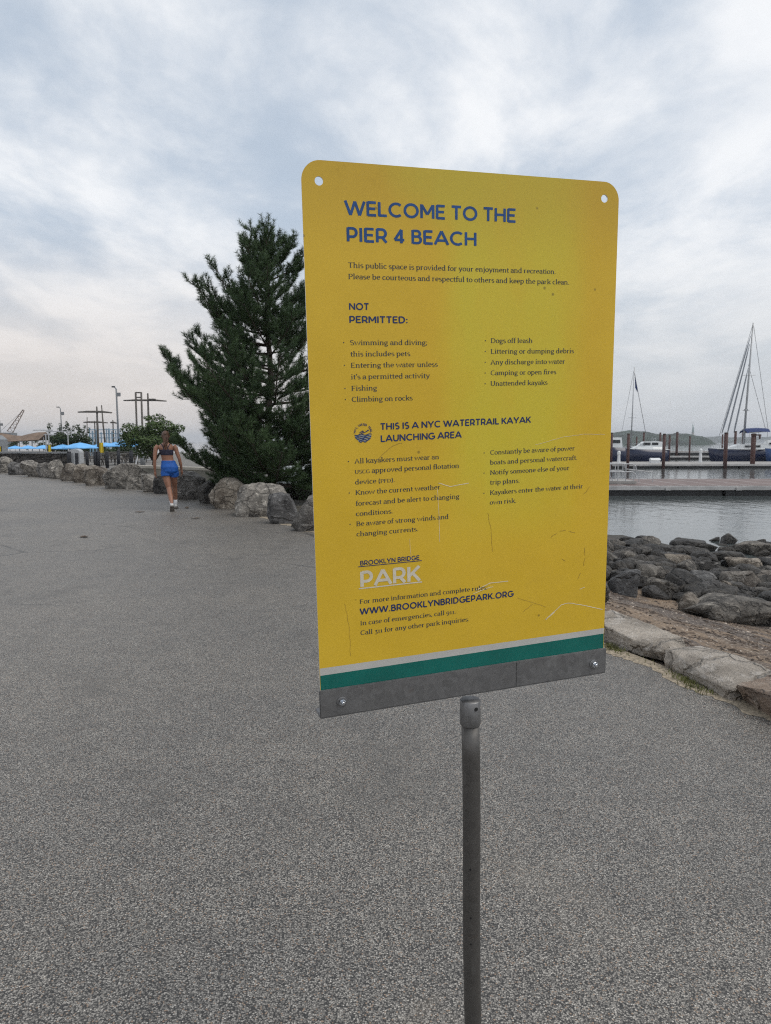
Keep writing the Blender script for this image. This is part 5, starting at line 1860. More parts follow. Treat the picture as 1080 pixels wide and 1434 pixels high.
for a in ((190.5, 610.5, 622, 47, 56, 'largest and nearest blue umbrella, left of the broad leafy tree'),
          (168, 618, 624.5, 36, 66, 'blue umbrella overlapping the left side of the largest one'),
          (149, 619.5, 625, 34, 74, 'blue umbrella just right of the yellow banner'),
          (113, 619.5, 627, 42, 62, 'wide blue umbrella above the grey twin bin'),
          (89, 622, 628, 30, 74, 'blue umbrella left of the wide one above the bin'),
          (62, 623, 628, 24, 84, 'blue umbrella behind the small yellow banner'),
          (40, 623.5, 628, 20, 95, 'second blue umbrella from the left edge building'),
          (22, 624, 628, 20, 100, 'blue umbrella next to the gabled booth at the left edge'),
          (210, 616, 624, 12, 62, 'narrow blue umbrella between the largest one and the walking woman')):
    umbrella(*a)


def banner(px, top, bot, wpx, Y, lab, post_dx):
    p = at(px, 640, Y)
    z1, z0 = zat(top, Y), zat(bot, Y)
    wd = px2m(wpx, Y)
    r = empty('banner', (p.x, Y, -0.02), lab, 'banner', 'yellow banners on the terrace')
    b = MB()
    vs = []
    n = 8
    for i in range(n + 1):
        x = -wd / 2 + wd * i / n
        y = 0.03 * math.sin(i * 1.3)
        vs += [Vector((x, y - 0.01, z0)), Vector((x, y + 0.01, z0)), Vector((x, y + 0.01, z1)), Vector((x, y - 0.01, z1))]
    b.rings([vs[4 * i:4 * i + 4] for i in range(n + 1)])
    b.build('cloth', M['yellow_cloth'], r)
    b = MB()
    b.tube([(post_dx * wd * 0.55, 0, 0), (post_dx * wd * 0.55, 0, z1 + 0.05)], 0.035, 8)
    b.build('pole', M['dark_metal'], r)


banner(142.5, 619.5, 633.5, 6, 47.5, 'bright yellow banner on a dark pole behind the bollards', -1)
banner(70, 623, 632.5, 4.5, 58, 'small yellow banner above the dark stone wall', -1)
banner(0.5, 625, 633, 4, 56, 'yellow banner at the left edge by the gabled booth', 1)

# picnic tables between the bollards and the umbrellas
for px, Y, lab in ((128, 50.0, 'dark timber picnic table seen left of the yellow banner'), (159, 49.5, 'dark timber picnic table behind the bollards right of the yellow banner'), (177, 51.0, 'dark timber picnic table under the biggest blue umbrella'),
                    (146, 57.0, 'far picnic table behind the yellow banner'), (191, 57.0, 'far picnic table between the biggest umbrella pole and the white slanted frame'), (112, 58.0, 'far picnic table behind the grey twin bin'), (165, 60.0, 'far picnic table behind the bollard row, left of the biggest umbrella')):
    p = at(px, 640, Y)
    r = empty('picnic_table', (p.x, Y, -0.02), lab, 'table', 'picnic tables on the terrace', 0.15)
    b = MB()
    for k in range(5):
        b.box((0, -0.3 + 0.15 * k, 0.74), (1.7, 0.135, 0.045))
    b.build('tabletop', M['timber'], r)
    for s in (-1, 1):
        b = MB()
        b.box((0, s * 0.62, 0.45), (1.7, 0.27, 0.045))
        b.build('bench_seat', M['timber'], r)
        b = MB()
        b.tube([(s * 0.65, -0.62, 0), (s * 0.65, -0.25, 0.72)], 0.04, 6)
        b.tube([(s * 0.65, 0.62, 0), (s * 0.65, 0.25, 0.72)], 0.04, 6)
        b.box((s * 0.65, 0, 0.40), (0.05, 1.35, 0.09))
        b.build('leg_frame', M['timber'], r)

# white slanted frame next to the woman
Y = 47.0
r = empty('swing_frame', (at(199, 640, Y).x, Y, -0.02), 'white frame of two slanting posts under the edge of the biggest blue umbrella', 'frame')
for px0, px1 in ((192.5, 198.5), (202, 207.5)):
    b = MB()
    x0, x1 = at(px0, 640, Y).x - r.location.x, at(px1, 640, Y).x - r.location.x
    b.tube([(x0 - 0.15, 0, 0), (x1, 0, zat(620, Y))], 0.045, 8)
    b.build('post', M['white_paint'], r)
b = MB()
b.tube([(at(193, 640, Y).x - r.location.x, 0, zat(634, Y)), (at(205, 640, Y).x - r.location.x, 0, zat(634, Y))], 0.035, 8)
b.build('crossbar', M['white_paint'], r)


def lamp_post(px, top, Y, lab, sc=1.0, bracket=True):
    p = at(px, 640, Y)
    h = zat(top, Y)
    u = Y / FPX
    r = empty('lamp_post', (p.x, Y, -0.02), lab, 'street lamp', 'lamp posts beyond the terrace')
    b = MB()
    b.tube([(0, 0, 0), (-0.02, 0, h * 0.6), (-0.05, 0, h - 0.12), (-0.12, 0, h), (-3.0 * u * sc, 0, h + 0.06)], [0.11 * sc, 0.085 * sc, 0.07 * sc, 0.06 * sc, 0.05 * sc], 8)
    b.build('pole', M['grey_metal'], r, True)
    b = MB()
    b.rings([[Vector((x, y * wy, h + 0.05 + z)) for y, z in ((-1, 0), (1, 0), (0.7, 0.12 * sc), (-0.7, 0.12 * sc))] for x, wy in ((-2.6 * u * sc, 0.10), (-4.5 * u * sc, 0.18), (-6.6 * u * sc, 0.12))])
    b.build('lamp_head', M['dark_metal'], r)
    if bracket:
        b = MB()
        zc = h - 9.0 * u * sc
        b.box((2.7 * u * sc, 0, zc), (4.6 * u * sc, 0.06, 5.2 * u * sc))
        b.build('flag_panel', M['grey_metal'], r)


lamp_post(167, 543, 66, 'tall grey lamp post with a panel on its pole, left of the broad leafy tree')
lamp_post(88.2, 571, 92, 'shorter lamp post rising out of the wide dark bush', 0.85)
lamp_post(3.0, 588, 110, 'faint lamp post at the far left edge', 0.7)


def crossed_mast(px, top, Y, bar_y, bx0, bx1, lab, lean=0.0, extra=None, rad=0.11):
    p = at(px, 640, Y)
    h = zat(top, Y)
    r = empty('timber_mast', (p.x, Y, -0.02), lab, 'mast', 'masts beyond the terrace')
    b = MB()
    b.tube([(lean, 0, 0), (lean * 0.3, 0, h * 0.6), (0, 0, h)], [rad * 1.15, rad, rad * 0.7], 8)
    b.build('pole', M['timber'], r, True)
    if bar_y:
        zb = zat(bar_y, Y)
        x0, x1 = at(bx0, 640, Y).x - p.x, at(bx1, 640, Y).x - p.x
        b = MB()
        b.tube([(x0, -0.14, zb + 0.02), (x0 * 0.5, -0.14, zb + 0.06), (x1 * 0.4, -0.14, zb + 0.05), (x1, -0.14, zb - 0.04)], [0.06, 0.10, 0.10, 0.06], 8)
        b.build('yard', M['timber'], r, True)
    if extra:
        extra(r, p)


crossed_mast(138.3, 569, 72, 577.2, 112.5, 160, 'tall dark mast crossed by one long yard, left of the tall lamp post')
crossed_mast(145, 567, 80, None, 0, 0, 'thin leaning mast just right of the tall crossed one', 0.35, None, 0.09)
crossed_mast(134.5, 589, 90, 591.5, 119.5, 153.5, 'shorter crossed mast behind the tall one', 0.0, None, 0.09)
crossed_mast(124.3, 584, 92, None, 0, 0, 'short leaning pole at the right end of the dark bush', -0.25, None, 0.07)
crossed_mast(160, 588, 84, 592, 157, 166, 'small dark mast beside the tall lamp post', 0.0, None, 0.09)


def plat(r, p):
    b = MB()
    Y = r.location.y
    x0, x1 = at(212, 640, Y).x - p.x, at(220.5, 640, Y).x - p.x
    b.box(((x0 + x1) / 2, -0.12, zat(559, Y)), (x1 - x0, 0.5, 0.12))
    b.build('lookout_platform', M['timber'], r)


crossed_mast(209.8, 550.5, 78, 561, 176.5, 236, 'tall mast with a long yard and small platform above the leafy tree', 0.0, plat, 0.12)
Y = 76.0
p = at(197, 640, Y)
r = empty('timber_gantry', (p.x, Y, -0.02), 'narrow ladder-like timber frame standing above the leafy tree', 'frame')
for px in (193, 200.8):
    b = MB()
    x = at(px, 640, Y).x - p.x
    b.tube([(x, 0, 0), (x, 0, zat(549, Y))], 0.10, 8)
    b.build('post', M['timber'], r, True)
for py in (549.5, 556.3):
    b = MB()
    b.box((0, 0, zat(py, Y)), (px2m(8.2, Y), 0.14, 0.13))
    b.build('rung', M['timber'], r)

# blue steel frame
Y = 82.0
p = at(147, 640, Y)
r = empty('steel_frame', (p.x, Y, -0.02), 'blue-grey steel frame of many thin posts behind the yellow banner', 'frame')
rng = random.Random(14)
for px in (127, 131, 136, 143, 150.5, 154, 158, 163.5, 168, 175, 186, 190):
    b = MB()
    x = at(px, 640, Y).x - p.x
    b.tube([(x, 0, 0), (x, 0, zat(600 + rng.uniform(-2, 5), Y))], 0.10 if px in (131, 154) else 0.065, 6)
    b.build('post', M['blue_metal'], r)
for py, x0, x1 in ((601.5, 126, 170), (607, 126, 192), (613, 126, 170)):
    b = MB()
    b.tube([(at(x0, 640, Y).x - p.x, 0.1, zat(py, Y)), (at(x1, 640, Y).x - p.x, 0.1, zat(py, Y))], 0.05, 6)
    b.build('rail', M['blue_metal'], r)

# tan shade roof, with thin posts
Y = 105.0
p = at(25, 640, Y)
r = empty('shade_roof', (p.x, Y, -0.02), 'long tan shade roof on thin posts at the far left', 'roof')
b = MB()
prof = [(-14, 606.5), (2, 606), (14, 608), (22, 609.5), (32, 610), (42, 607.5), (54, 605.2), (66, 604.8)]
rs = []
for px, py in prof:
    x = at(px, 640, Y).x - p.x
    zt_, zb_ = zat(py, Y), zat(618.4 - (0.06 * max(0, px - 20)), Y)
    rs.append([Vector((x, -2.2, zb_)), Vector((x, 0.0, zt_)), Vector((x, 2.2, zb_)), Vector((x, 0.0, zb_ + (zt_ - zb_) * 0.8))])
b.rings(rs)
b.build('roof', M['thatch'], r)
for px in (-8, 8, 28, 46, 62):
    b = MB()
    x = at(px, 640, Y).x - p.x
    b.tube([(x, 0, 0), (x, 0, zat(612, Y))], 0.07, 6)
    b.build('post', M['pale_metal'], r)
# light pergola in front of the dark bush
Y = 68.0
p = at(66, 640, Y)
r = empty('pergola', (p.x, Y, -0.02), 'thin pale steel pergola in front of the wide dark bush', 'pergola')
for px, top in ((65.5, 607), (69.5, 602), (96.5, 604.5)):
    b = MB()
    x = at(px, 640, Y).x - p.x
    b.tube([(x, 0, 0), (x, 0, zat(top, Y))], 0.055, 6)
    b.build('post', M['pale_metal'], r)
for py, x0, x1 in ((608.5, 63, 80), (604, 66, 106), (602, 48, 76)):
    b = MB()
    b.tube([(at(x0, 640, Y).x - p.x, 0, zat(py, Y)), (at(x1, 640, Y).x - p.x, 0, zat(py, Y))], 0.045, 6)
    b.build('beam', M['pale_metal'], r)

# gabled booth at the left edge
Y = 58.0
p = at(-3, 640, Y)
r = empty('booth', (p.x, Y, -0.02), 'small grey booth with a white gable edge at the left edge of the photo', 'booth')
hw = px2m(7.5, Y)
b = MB()
h0, h1 = zat(615, Y), zat(609, Y)
b.rings([[Vector((-hw, y, 0)), Vector((hw, y, 0)), Vector((hw, y, h0)), Vector((0, y, h1)), Vector((-hw, y, h0))] for y in (-0.8, 0.8)])
b.build('wall', M['grey_metal'], r)
b = MB()
for s in (-1, 1):
    b.tube([(s * (hw + 0.04), -0.84, h0 - 0.05), (0, -0.84, h1 + 0.04)], 0.05, 6)
    b.tube([(s * (hw + 0.0), -0.84, 0), (s * (hw + 0.0), -0.84, h0)], 0.05, 6)
b.build('trim', M['white_paint'], r)
b = MB()
b.box((hw * 0.35, -0.81, h0 * 0.72), (hw * 0.8, 0.03, h0 * 0.3))
b.build('window', M['cabin_glass'], r)

# lattice crane boom
Y = 160.0
c0, c1 = at(13.5, 606, Y), at(33.3, 574, Y)
r = empty('crane', (c0.x, Y, 0), 'lattice crane boom leaning to the right, far off above the tan roof', 'crane')
b = MB()
d = (c1 - c0)
side = Vector((d.z, 0, -d.x)).normalized()
n = 12
for s in (-1, 1):
    b.tube([c0 - r.location + side * s * 0.62, c1 - r.location + side * s * 0.16], 0.09, 5)
for k in range(n):
    t0, t1 = k / n, (k + 1) / n
    w0, w1 = 0.62 - 0.46 * t0, 0.62 - 0.46 * t1
    s = 1 if k % 2 else -1
    b.tube([c0 - r.location + d * t0 + side * s * w0, c0 - r.location + d * t1 - side * s * w1], 0.05, 4)
b.build('boom', M['timber_brown'], r)
b = MB()
b.box((c0.x - r.location.x - 0.6, 0, (c0.z) / 2), (3.2, 2.6, c0.z))
b.build('cab', M['grey_metal'], r)
b = MB()
b.tube([c1 - r.location, c0 - r.location + Vector((-1.8, 0, 0.5))], 0.03, 4)
b.build('stay_cable', M['rig'], r)

for px, Y, wd, h, lab, sd_ in ((30, 118.0, 9.5, 2.6, 'low dark hedge under the tan shade roof', 41), (150, 95.0, 4.5, 1.6, 'dark hedge behind the blue-grey steel frame', 42), (100, 92.0, 3.2, 1.5, 'low dark hedge under the wide dark bush', 43), (182, 70.0, 2.4, 1.3, 'dark hedge behind the biggest blue umbrella', 44)):
    bl = blobset(random.Random(sd_), 40, 0, h * 0.5, wd, 0.5, h * 0.35, 0.35, 0.6)
    q = at(px, 618, Y)
    leafy('hedge', (q.x, Y, 0), bl, 3500, 0.12, sd_, M['leaf_dark'], lab, 'hedge', [([(x * wd, 0, 0), (x * wd * 1.02, 0, h * 0.6)], 0.05) for x in (-0.7, -0.2, 0.3, 0.8)], 'hedges behind the terrace')

# ------------------------------------------------------------------ marina on the right
def dock_mesh(name, x0, x1, y0, y1, ztop, zface, lab, top_mat, skew=0.0, group='floating docks of the marina', plank=None):
    r = empty(name, ((x0 + x1) / 2, (y0 + y1) / 2, WATER_Z), lab, 'dock', group, skew)
    L, Wd = x1 - x0, y1 - y0
    zt_, zf = ztop - WATER_Z, zface - WATER_Z
    b = MB()
    b.box((0, 0, (zf + zt_) / 2), (L, Wd, zt_ - zf))
    b.build('deck_frame', M['dock_side'], r)
    b = MB()
    b.box((0, 0, zt_ + 0.006), (L - 0.5, Wd - 0.7, 0.012))
    b.build('deck', top_mat, r)
    n = max(3, int(L / 7))
    for k in range(n):
        b = MB()
        b.box((-L / 2 + L * (k + 0.5) / n, 0, zf / 2 - 0.25), (L / n * 0.97, Wd - 0.12, zf + 0.5))
        b.build('float', M['float_shade'], r)
    return r


near = dock_mesh('floating_dock', -3.0, 34.0, 41.2, 49.6, -0.95, -1.17, 'nearest floating dock with brown deck panels and a pale side', M['deck'])
b = MB()
for k in range(9):
    x = -15.5 + 4.0 * k
    b.box((x, -4.26, 0.40), (0.30, 0.10, 0.16))
b.build('cleat_bracket', M['dock_side'], near)
# pale landing pad and gangway rails at its left end
Y = 43.0
gx0, gx1 = at(838, 640, Y).x, at(892, 640, Y).x
r = empty('gangway', ((gx0 + gx1) / 2, 44.0, -0.93), 'pale gangway landing with pipe railings on the nearest dock beside the yellow sign', 'gangway')
b = MB()
b.box((0, 0, 0.10), (gx1 - gx0, 2.2, 0.16))
b.build('landing', M['dock_top'], r)
hw = (gx1 - gx0) / 2
for y in (-1.0, 1.0):
    b = MB()
    for z in (1.18, 0.72):
        b.tube([(-hw - 3, y, z + 0.5), (-hw + 0.4, y, z), (hw - 0.25, y, z), (hw - 0.06, y, z - 0.12), (hw, y, z - 0.35)], 0.035, 6)
    for k in range(5):
        x = -hw + 0.25 + (2 * hw - 0.4) * k / 4
        b.tube([(x, y, 0.18), (x, y, 1.18)], 0.03, 6)
    b.tube([(-hw + 0.25, y, 1.15), (-hw + 0.9, y, 0.2)], 0.03, 6)
    b.build('railing', M['pale_metal'], r)
b = MB()
x1 = at(933, 640, Y).x - r.location.x
b.tube([(hw, 1.0, 0.82), (x1, 1.0, 0.62)], 0.025, 6)
b.tube([(x1, 1.0, 0.0), (x1, 1.0, 0.62)], 0.025, 6)
b.tube([((hw + x1) / 2, 1.0, 0.0), ((hw + x1) / 2, 1.0, 0.72)], 0.025, 6)
b.build('handrail', M['pale_metal'], r)

dock_mesh('floating_dock', 12.0, 70.0, 85.0, 97.0, -1.06, -1.25, 'second floating dock with floats coloured dark as shadow in front of the yacht', M['dock_top'], 0.035)
dock_mesh('floating_dock', 10.0, 62.0, 126.0, 130.0, -0.95, -1.15, 'third thin dock line behind the white motor cruiser', M['dock_top'], 0.02)
dock_mesh('floating_dock', 20.0, 90.0, 172.0, 176.0, -0.7, -1.0, 'farthest thin dark dock line below the distant statue', M['timber_brown'], 0.0)

PIL = [(880, 608, 84, 4.6, 'rust-brown pile in front of the small sailboat mast'), (930, 608.5, 84, 5.0, 'rust-brown pile right of the white motor cruiser'), (1016.5, 606.7, 85, 6.2, 'rust-brown pile in front of the navy yacht bow'),
       (1055, 608, 86, 7.5, 'thick rust-brown pile with a bracket in front of the navy yacht'), (937.5, 610, 122, 3.2, 'thinner brown pile just right of the cruiser pile'), (948, 605.5, 140, 3.8, 'tall brown pile in front of the low green island'),
       (966, 611, 124, 2.6, 'slim brown pile just left of the distant statue'), (924.3, 606.5, 140, 3.0, 'dark pile behind the stern of the white cruiser'), (901.3, 606, 140, 3.0, 'dark pile above the white cruiser cabin'),
       (891.5, 612, 126, 2.4, 'short dark pile left of the white cruiser cabin'), (1011.5, 609, 120, 2.4, 'slim dark pile at the yacht bow'), (1029.5, 604.5, 118, 4.0, 'dark pile between the yacht stays'), (856.5, 607, 84, 3.6, 'brown pile right against the edge of the yellow sign'),
       (1040, 602, 122, 3.0, 'dark pile beside the yacht main mast'), (700, 607, 86, 5, 'rust-brown pile hidden behind the yellow sign')]
for px, top, Y, wpx, lab in PIL:
    p = at(px, 625, Y)
    zt_ = zat(top, Y)
    r = empty('mooring_pile', (p.x, Y, -2.6), lab, 'pile', 'mooring piles of the marina')
    rd = px2m(wpx, Y) / 2 * 0.86
    b = MB()
    b.tube([(0, 0, 0), (0, 0, zt_ + 2.6)], rd, 14)
    b.build('shaft', M['pile'], r, True)
    b = MB()
    b.tube([(0, 0, zt_ + 2.6), (0, 0, zt_ + 2.66), (0, 0, zt_ + 2.72)], [rd * 1.1, rd * 1.08, rd * 0.4], 14)
    b.build('cap', M['timber'], r, True)
    if 'bracket' in lab:
        b = MB()
        b.box((rd * 0.6, -rd * 0.9, zt_ + 2.5), (rd * 4.2, 0.16, 0.16))
        b.box((rd * 2.2, -rd * 0.9, zt_ + 2.3), (0.14, 0.14, 0.5))
        b.build('bracket', M['pile'], r)
for px, top, bot, Y, lab in ((981, 628, 643.5, 92, 'white power pedestal on the second dock, left of the navy yacht'), (866.7, 631.5, 643.5, 92, 'white power pedestal on the second dock beside the yellow sign')):
    p = at(px, bot, Y)
    h = zat(top, Y) + 1.06
    r = empty('power_pedestal', (p.x, Y, -1.05), lab, 'pedestal', 'white pedestals on the dock')
    b = MB()
    b.loft([((0, 0, 0), 0.24, 0.2), ((0, 0, h * 0.3), 0.19, 0.17), ((0, 0, h * 0.7), 0.17, 0.15)], 8)
    b.build('body', M['white_paint'], r)
    b = MB()
    b.loft([((0, 0, h * 0.7), 0.22, 0.2), ((0, 0, h * 0.9), 0.22, 0.2), ((0, 0, h), 0.08, 0.08)], 8)
    b.build('lamp_hood', M['gel_white'], r)
p = at(917, 645, 90)
r = empty('dock_box', (p.x, 90, -1.05), 'low white dock box with a sloping lid on the second dock', 'box')
b = MB()
b.rings([[Vector((x, y, z)) for y, z in ((-0.35, 0), (0.35, 0), (0.35, 0.45), (-0.35, 0.36))] for x in (-0.55, 0.55)])
b.build('body', M['white_paint'], r)
b = MB()
b.rings([[Vector((x, y, z)) for y, z in ((-0.4, 0.36), (0.38, 0.455), (0.0, 0.62), (-0.3, 0.52))] for x in (-0.6, 0.6)])
b.build('lid', M['gel_white'], r)


# ------------------------------------------------------------------ boats
def hull(L, B, fb, fbb, draft, mat, parent, stem=0.05, name='hull', stern=0.82):
    """bow towards -x; fb freeboard amidships, fbb at the bow"""
    n = 18
    rs = []
    for i in range(n + 1):
        t = i / n
        x = -L / 2 + L * t
        hb = B / 2 * min(1.0, (math.sin(min(1, t / 0.55) * math.pi / 2) ** 0.85)) * (1 if t < 0.55 else 1 - (1 - stern) * ((t - 0.55) / 0.45) ** 1.6)
        hb = max(hb, 0.03)
        sh = fb + (fbb - fb) * (1 - t) ** 2
        k = draft * min(1, 0.3 + 2.2 * t)
        xo = stem * L * (1 - min(1, t * 4))
        rs.append([Vector((x, -hb, sh)), Vector((x + xo * 0.4, -hb * 0.94, sh * 0.45)), Vector((x + xo, -hb * 0.74, -0.1)), Vector((x + xo * 1.4, -hb * 0.25, -k)),
                   Vector((x + xo * 1.4, hb * 0.25, -k)), Vector((x + xo, hb * 0.74, -0.1)), Vector((x + xo * 0.4, hb * 0.94, sh * 0.45)), Vector((x, hb, sh)), Vector((x, 0, sh + 0.03))])
    b = MB()
    b.rings(rs)
    return b.build(name, mat, parent, True)


def house(secs, name, mat, parent):
    """secs: (x, halfwidth_low, halfwidth_top, z0, z1)"""
    b = MB()
    b.rings([[Vector((x, -a, z0)), Vector((x, a, z0)), Vector((x, c, z1)), Vector((x, -c, z1))] for x, a, c, z0, z1 in secs])
    return b.build(name, mat, parent)


# large navy ketch at the right
Y = 104.0
xb = at(991, 640, Y).x
L = 15.5
yc = empty('sailing_yacht', (xb + L / 2, Y, WATER_Z), 'large navy-hulled sailing yacht with a tall mast, furled headsails and blue awning', 'sailing yacht')


def yl(px, py, dy=0.0):
    q = at(px, py, Y + dy)
    return Vector((q.x - yc.location.x, dy, q.z - WATER_Z))


fb = zat(629.5, Y) - WATER_Z
hull(L, 4.0, fb, zat(628, Y) - WATER_Z, 1.2, M['hull_navy'], yc, 0.04)
b = MB()
for k in range(2):
    b.tube([(-L / 2 + 0.3, 0, fb + 0.12), (-L / 2 + 2.5, (-1) ** k * 1.25, fb + 0.09), (-L / 2 + 6, (-1) ** k * 1.95, fb + 0.07), (L / 2, (-1) ** k * 1.7, fb + 0.05)], 0.07, 6)
b.build('rub_rail', M['gel_white'], yc)
ch = house([(-L / 2 + 2.6, 0.5, 0.35, fb, fb + 0.2), (-L / 2 + 4.2, 1.1, 0.9, fb, fb + 0.75), (-L / 2 + 7.2, 1.35, 1.15, fb, fb + 0.85), (-L / 2 + 7.6, 1.4, 1.1, fb, fb + 1.35), (-L / 2 + 11.5, 1.35, 1.1, fb, fb + 1.4), (-L / 2 + 12.6, 1.3, 1.1, fb, fb + 0.6), (L / 2 - 1, 1.2, 1.1, fb, fb + 0.45)], 'cabin', M['gel_white'], yc)
for s in (-1, 1):
    for x0, x1, z in ((4.6, 5.4, 0.45), (5.8, 6.8, 0.48), (8.0, 9.4, 0.85), (9.7, 11.2, 0.85)):
        b = MB()
        wy = 1.36 if x0 < 7.5 else 1.42
        b.box((-L / 2 + (x0 + x1) / 2, s * (wy - 0.10 * z), fb + z), (x1 - x0, 0.05, 0.26))
        b.build('cabin_window', M['cabin_glass'], ch)
mb0, mt0 = yl(1041, 622), yl(1055, 452)
b = MB()
b.tube([mb0, mb0.lerp(mt0, 0.5), mt0], [0.14, 0.13, 0.08], 10)
b.build('mast', M['spar'], yc, True)
b = MB()
q = mb0.lerp(mt0, 0.57)
b.tube([q + Vector((-0.9, 0, 0.05)), q, q + Vector((0.9, 0, 0.05))], 0.04, 6)
q = mb0.lerp(mt0, 0.28)
b.tube([q + Vector((-0.5, 0, 0)), q, q + Vector((0.5, 0, 0))], 0.05, 6)
b.box(tuple(q + Vector((0, 0, 0.12))), (0.45, 0.3, 0.22))
b.build('spreaders', M['spar'], yc)
for (p0, p1, rd) in (((1011, 607), (1051.5, 470), 0.13), ((1018.5, 608), (1050, 482), 0.12), ((1028, 606), (1048, 515), 0.12)):
    b = MB()
    a, c = yl(*p0), yl(*p1)
    b.tube([a, a.lerp(c, 0.1), a.lerp(c, 0.85), c], [0.05, rd, rd * 0.75, 0.035], 8)
    b.build('furled_sail', M['sailcloth'], yc, True)
for (p0, p1, dy) in (((1055, 452), (1076, 603), 0), ((1048, 510), (1072, 600), 0), ((1055, 453), (1007, 612), 0), ((1054, 455), (1040, 622), -1.9), ((1054, 455), (1043, 622), 1.9)):
    b = MB()
    a = yl(*p0)
    c = yl(p1[0], p1[1], dy)
    b.tube([a, c], 0.028, 5)
    b.build('stay', M['rig'], yc)
b = MB()
a, c = yl(1041, 606), yl(1076, 604)
b.tube([a, c], 0.09, 8)
b.build('boom', M['spar'], yc)
b = MB()
rs = []
for px, dz in ((1041, -0.15), (1046, 0.05), (1060, 0.12), (1073, 0.05)):
    q = yl(px, 602.5)
    rs.append([q + Vector((0, y, dz + z)) for y, z in ((-1.25, -0.32), (-0.8, 0.08), (0, 0.22), (0.8, 0.08), (1.25, -0.32), (0.8, 0.02), (0, 0.15), (-0.8, 0.02))])
b.rings(rs)
b.build('awning', M['canvas_blue'], yc)
b = MB()
for s in (-1, 1):
    for x in [-L / 2 + 0.6 + 1.5 * k for k in range(9)]:
        hb = 1.95 * min(1, ((x + L / 2) / (L * .5)) ** 0.5)
        b.tube([(x, s * hb * 0.93, fb), (x, s * hb * 0.93, fb + 0.72)], 0.022, 5)
    pts = [(-L / 2 + 0.3 + 1.0 * k, s * 1.95 * 0.93 * min(1, ((0.3 + k) / (L * .5)) ** 0.5), fb + 0.72) for k in range(15)]
    b.tube(pts, 0.018, 5)
b.build('guard_rail', M['pale_metal'], yc)
for px in (1044, 1069):
    for s in (-1, 1):
        b = MB()
        q = yl(px, 603)
        b.tube([(q.x, s * 1.2, fb), (q.x, s * 1.2, q.z - 0.2)], 0.03, 5)
        b.build('awning_post', M['pale_metal'], yc)

# brighter blue hull cut by the right edge
Y2 = 99.0
xb = at(1071, 640, Y2).x
r = empty('motor_boat', (xb + 3.6, Y2, WATER_Z), 'bright blue hulled boat cut off by the right edge of the photo', 'boat')
fb2 = zat(631, Y2) - WATER_Z
hull(7.2, 2.5, fb2, fb2 + 0.3, 0.6, M['hull_blue'], r, 0.05)
house([(-1.6, 0.7, 0.5, fb2, fb2 + 0.2), (-0.6, 0.95, 0.75, fb2, fb2 + 1.0), (1.8, 0.95, 0.8, fb2, fb2 + 1.1), (2.2, 0.95, 0.8, fb2, fb2 + 0.5)], 'cabin', M['gel_white'], r)

# small sailboat with a flag, at the left
Y3 = 106.0
xb = at(863, 640, Y3).x
L3 = px2m(70, Y3)
r = empty('sailboat', (xb + L3 / 2, Y3, WATER_Z), 'dark-hulled sailboat with a bare mast and a dark flag, beside the yellow sign', 'sailboat')


def sl(px, py, dy=0.0):
    q = at(px, py, Y3 + dy)
    return Vector((q.x - r.location.x, dy, q.z - WATER_Z))


fb3 = zat(630, Y3) - WATER_Z
hull(L3, 2.6, fb3, fb3 + 0.25, 0.8, M['hull_navy'], r, 0.06)
b = MB()
b.tube([(-L3 / 2 + 0.1, 0, fb3 + 0.28), (-L3 / 2 + 2.0, -1.0, fb3 + 0.13), (L3 / 2, -1.1, fb3 + 0.02)], 0.06, 6)
b.build('rub_rail', M['gel_white'], r)
house([(-1.6, 0.4, 0.3, fb3, fb3 + 0.15), (-0.8, 0.8, 0.6, fb3, fb3 + 0.45), (1.3, 0.85, 0.65, fb3, fb3 + 0.5), (1.6, 0.8, 0.6, fb3, fb3 + 0.2)], 'cabin', M['gel_white'], r)
b = MB()
a, c = sl(883.5, 628), sl(888.6, 514)
b.tube([a, c], [0.10, 0.06], 8)
b.build('mast', M['spar'], r, True)
b = MB()
q = a.lerp(c, 0.38)
b.tube([q + Vector((-0.55, 0, 0)), q + Vector((0.55, 0, 0))], 0.03, 5)
b.build('spreaders', M['spar'], r)
for p0, p1 in (((888.3, 520), (904.5, 607)), ((888.5, 516), (866, 629))):
    b = MB()
    b.tube([sl(*p0), sl(*p1)], 0.022 if p1[0] < 900 else 0.035, 5)
    b.build('stay', M['rig'], r)
b = MB()
f0, f1, f2, f3 = sl(889.2, 526), sl(889.6, 543), sl(893, 549.5), sl(891.3, 535)
b.rings([[p + Vector((0, y, 0)) for p in (f0, f1, f2, f3)] for y in (-0.012, 0.012)])
b.build('flag', M['canvas_blue'], r)

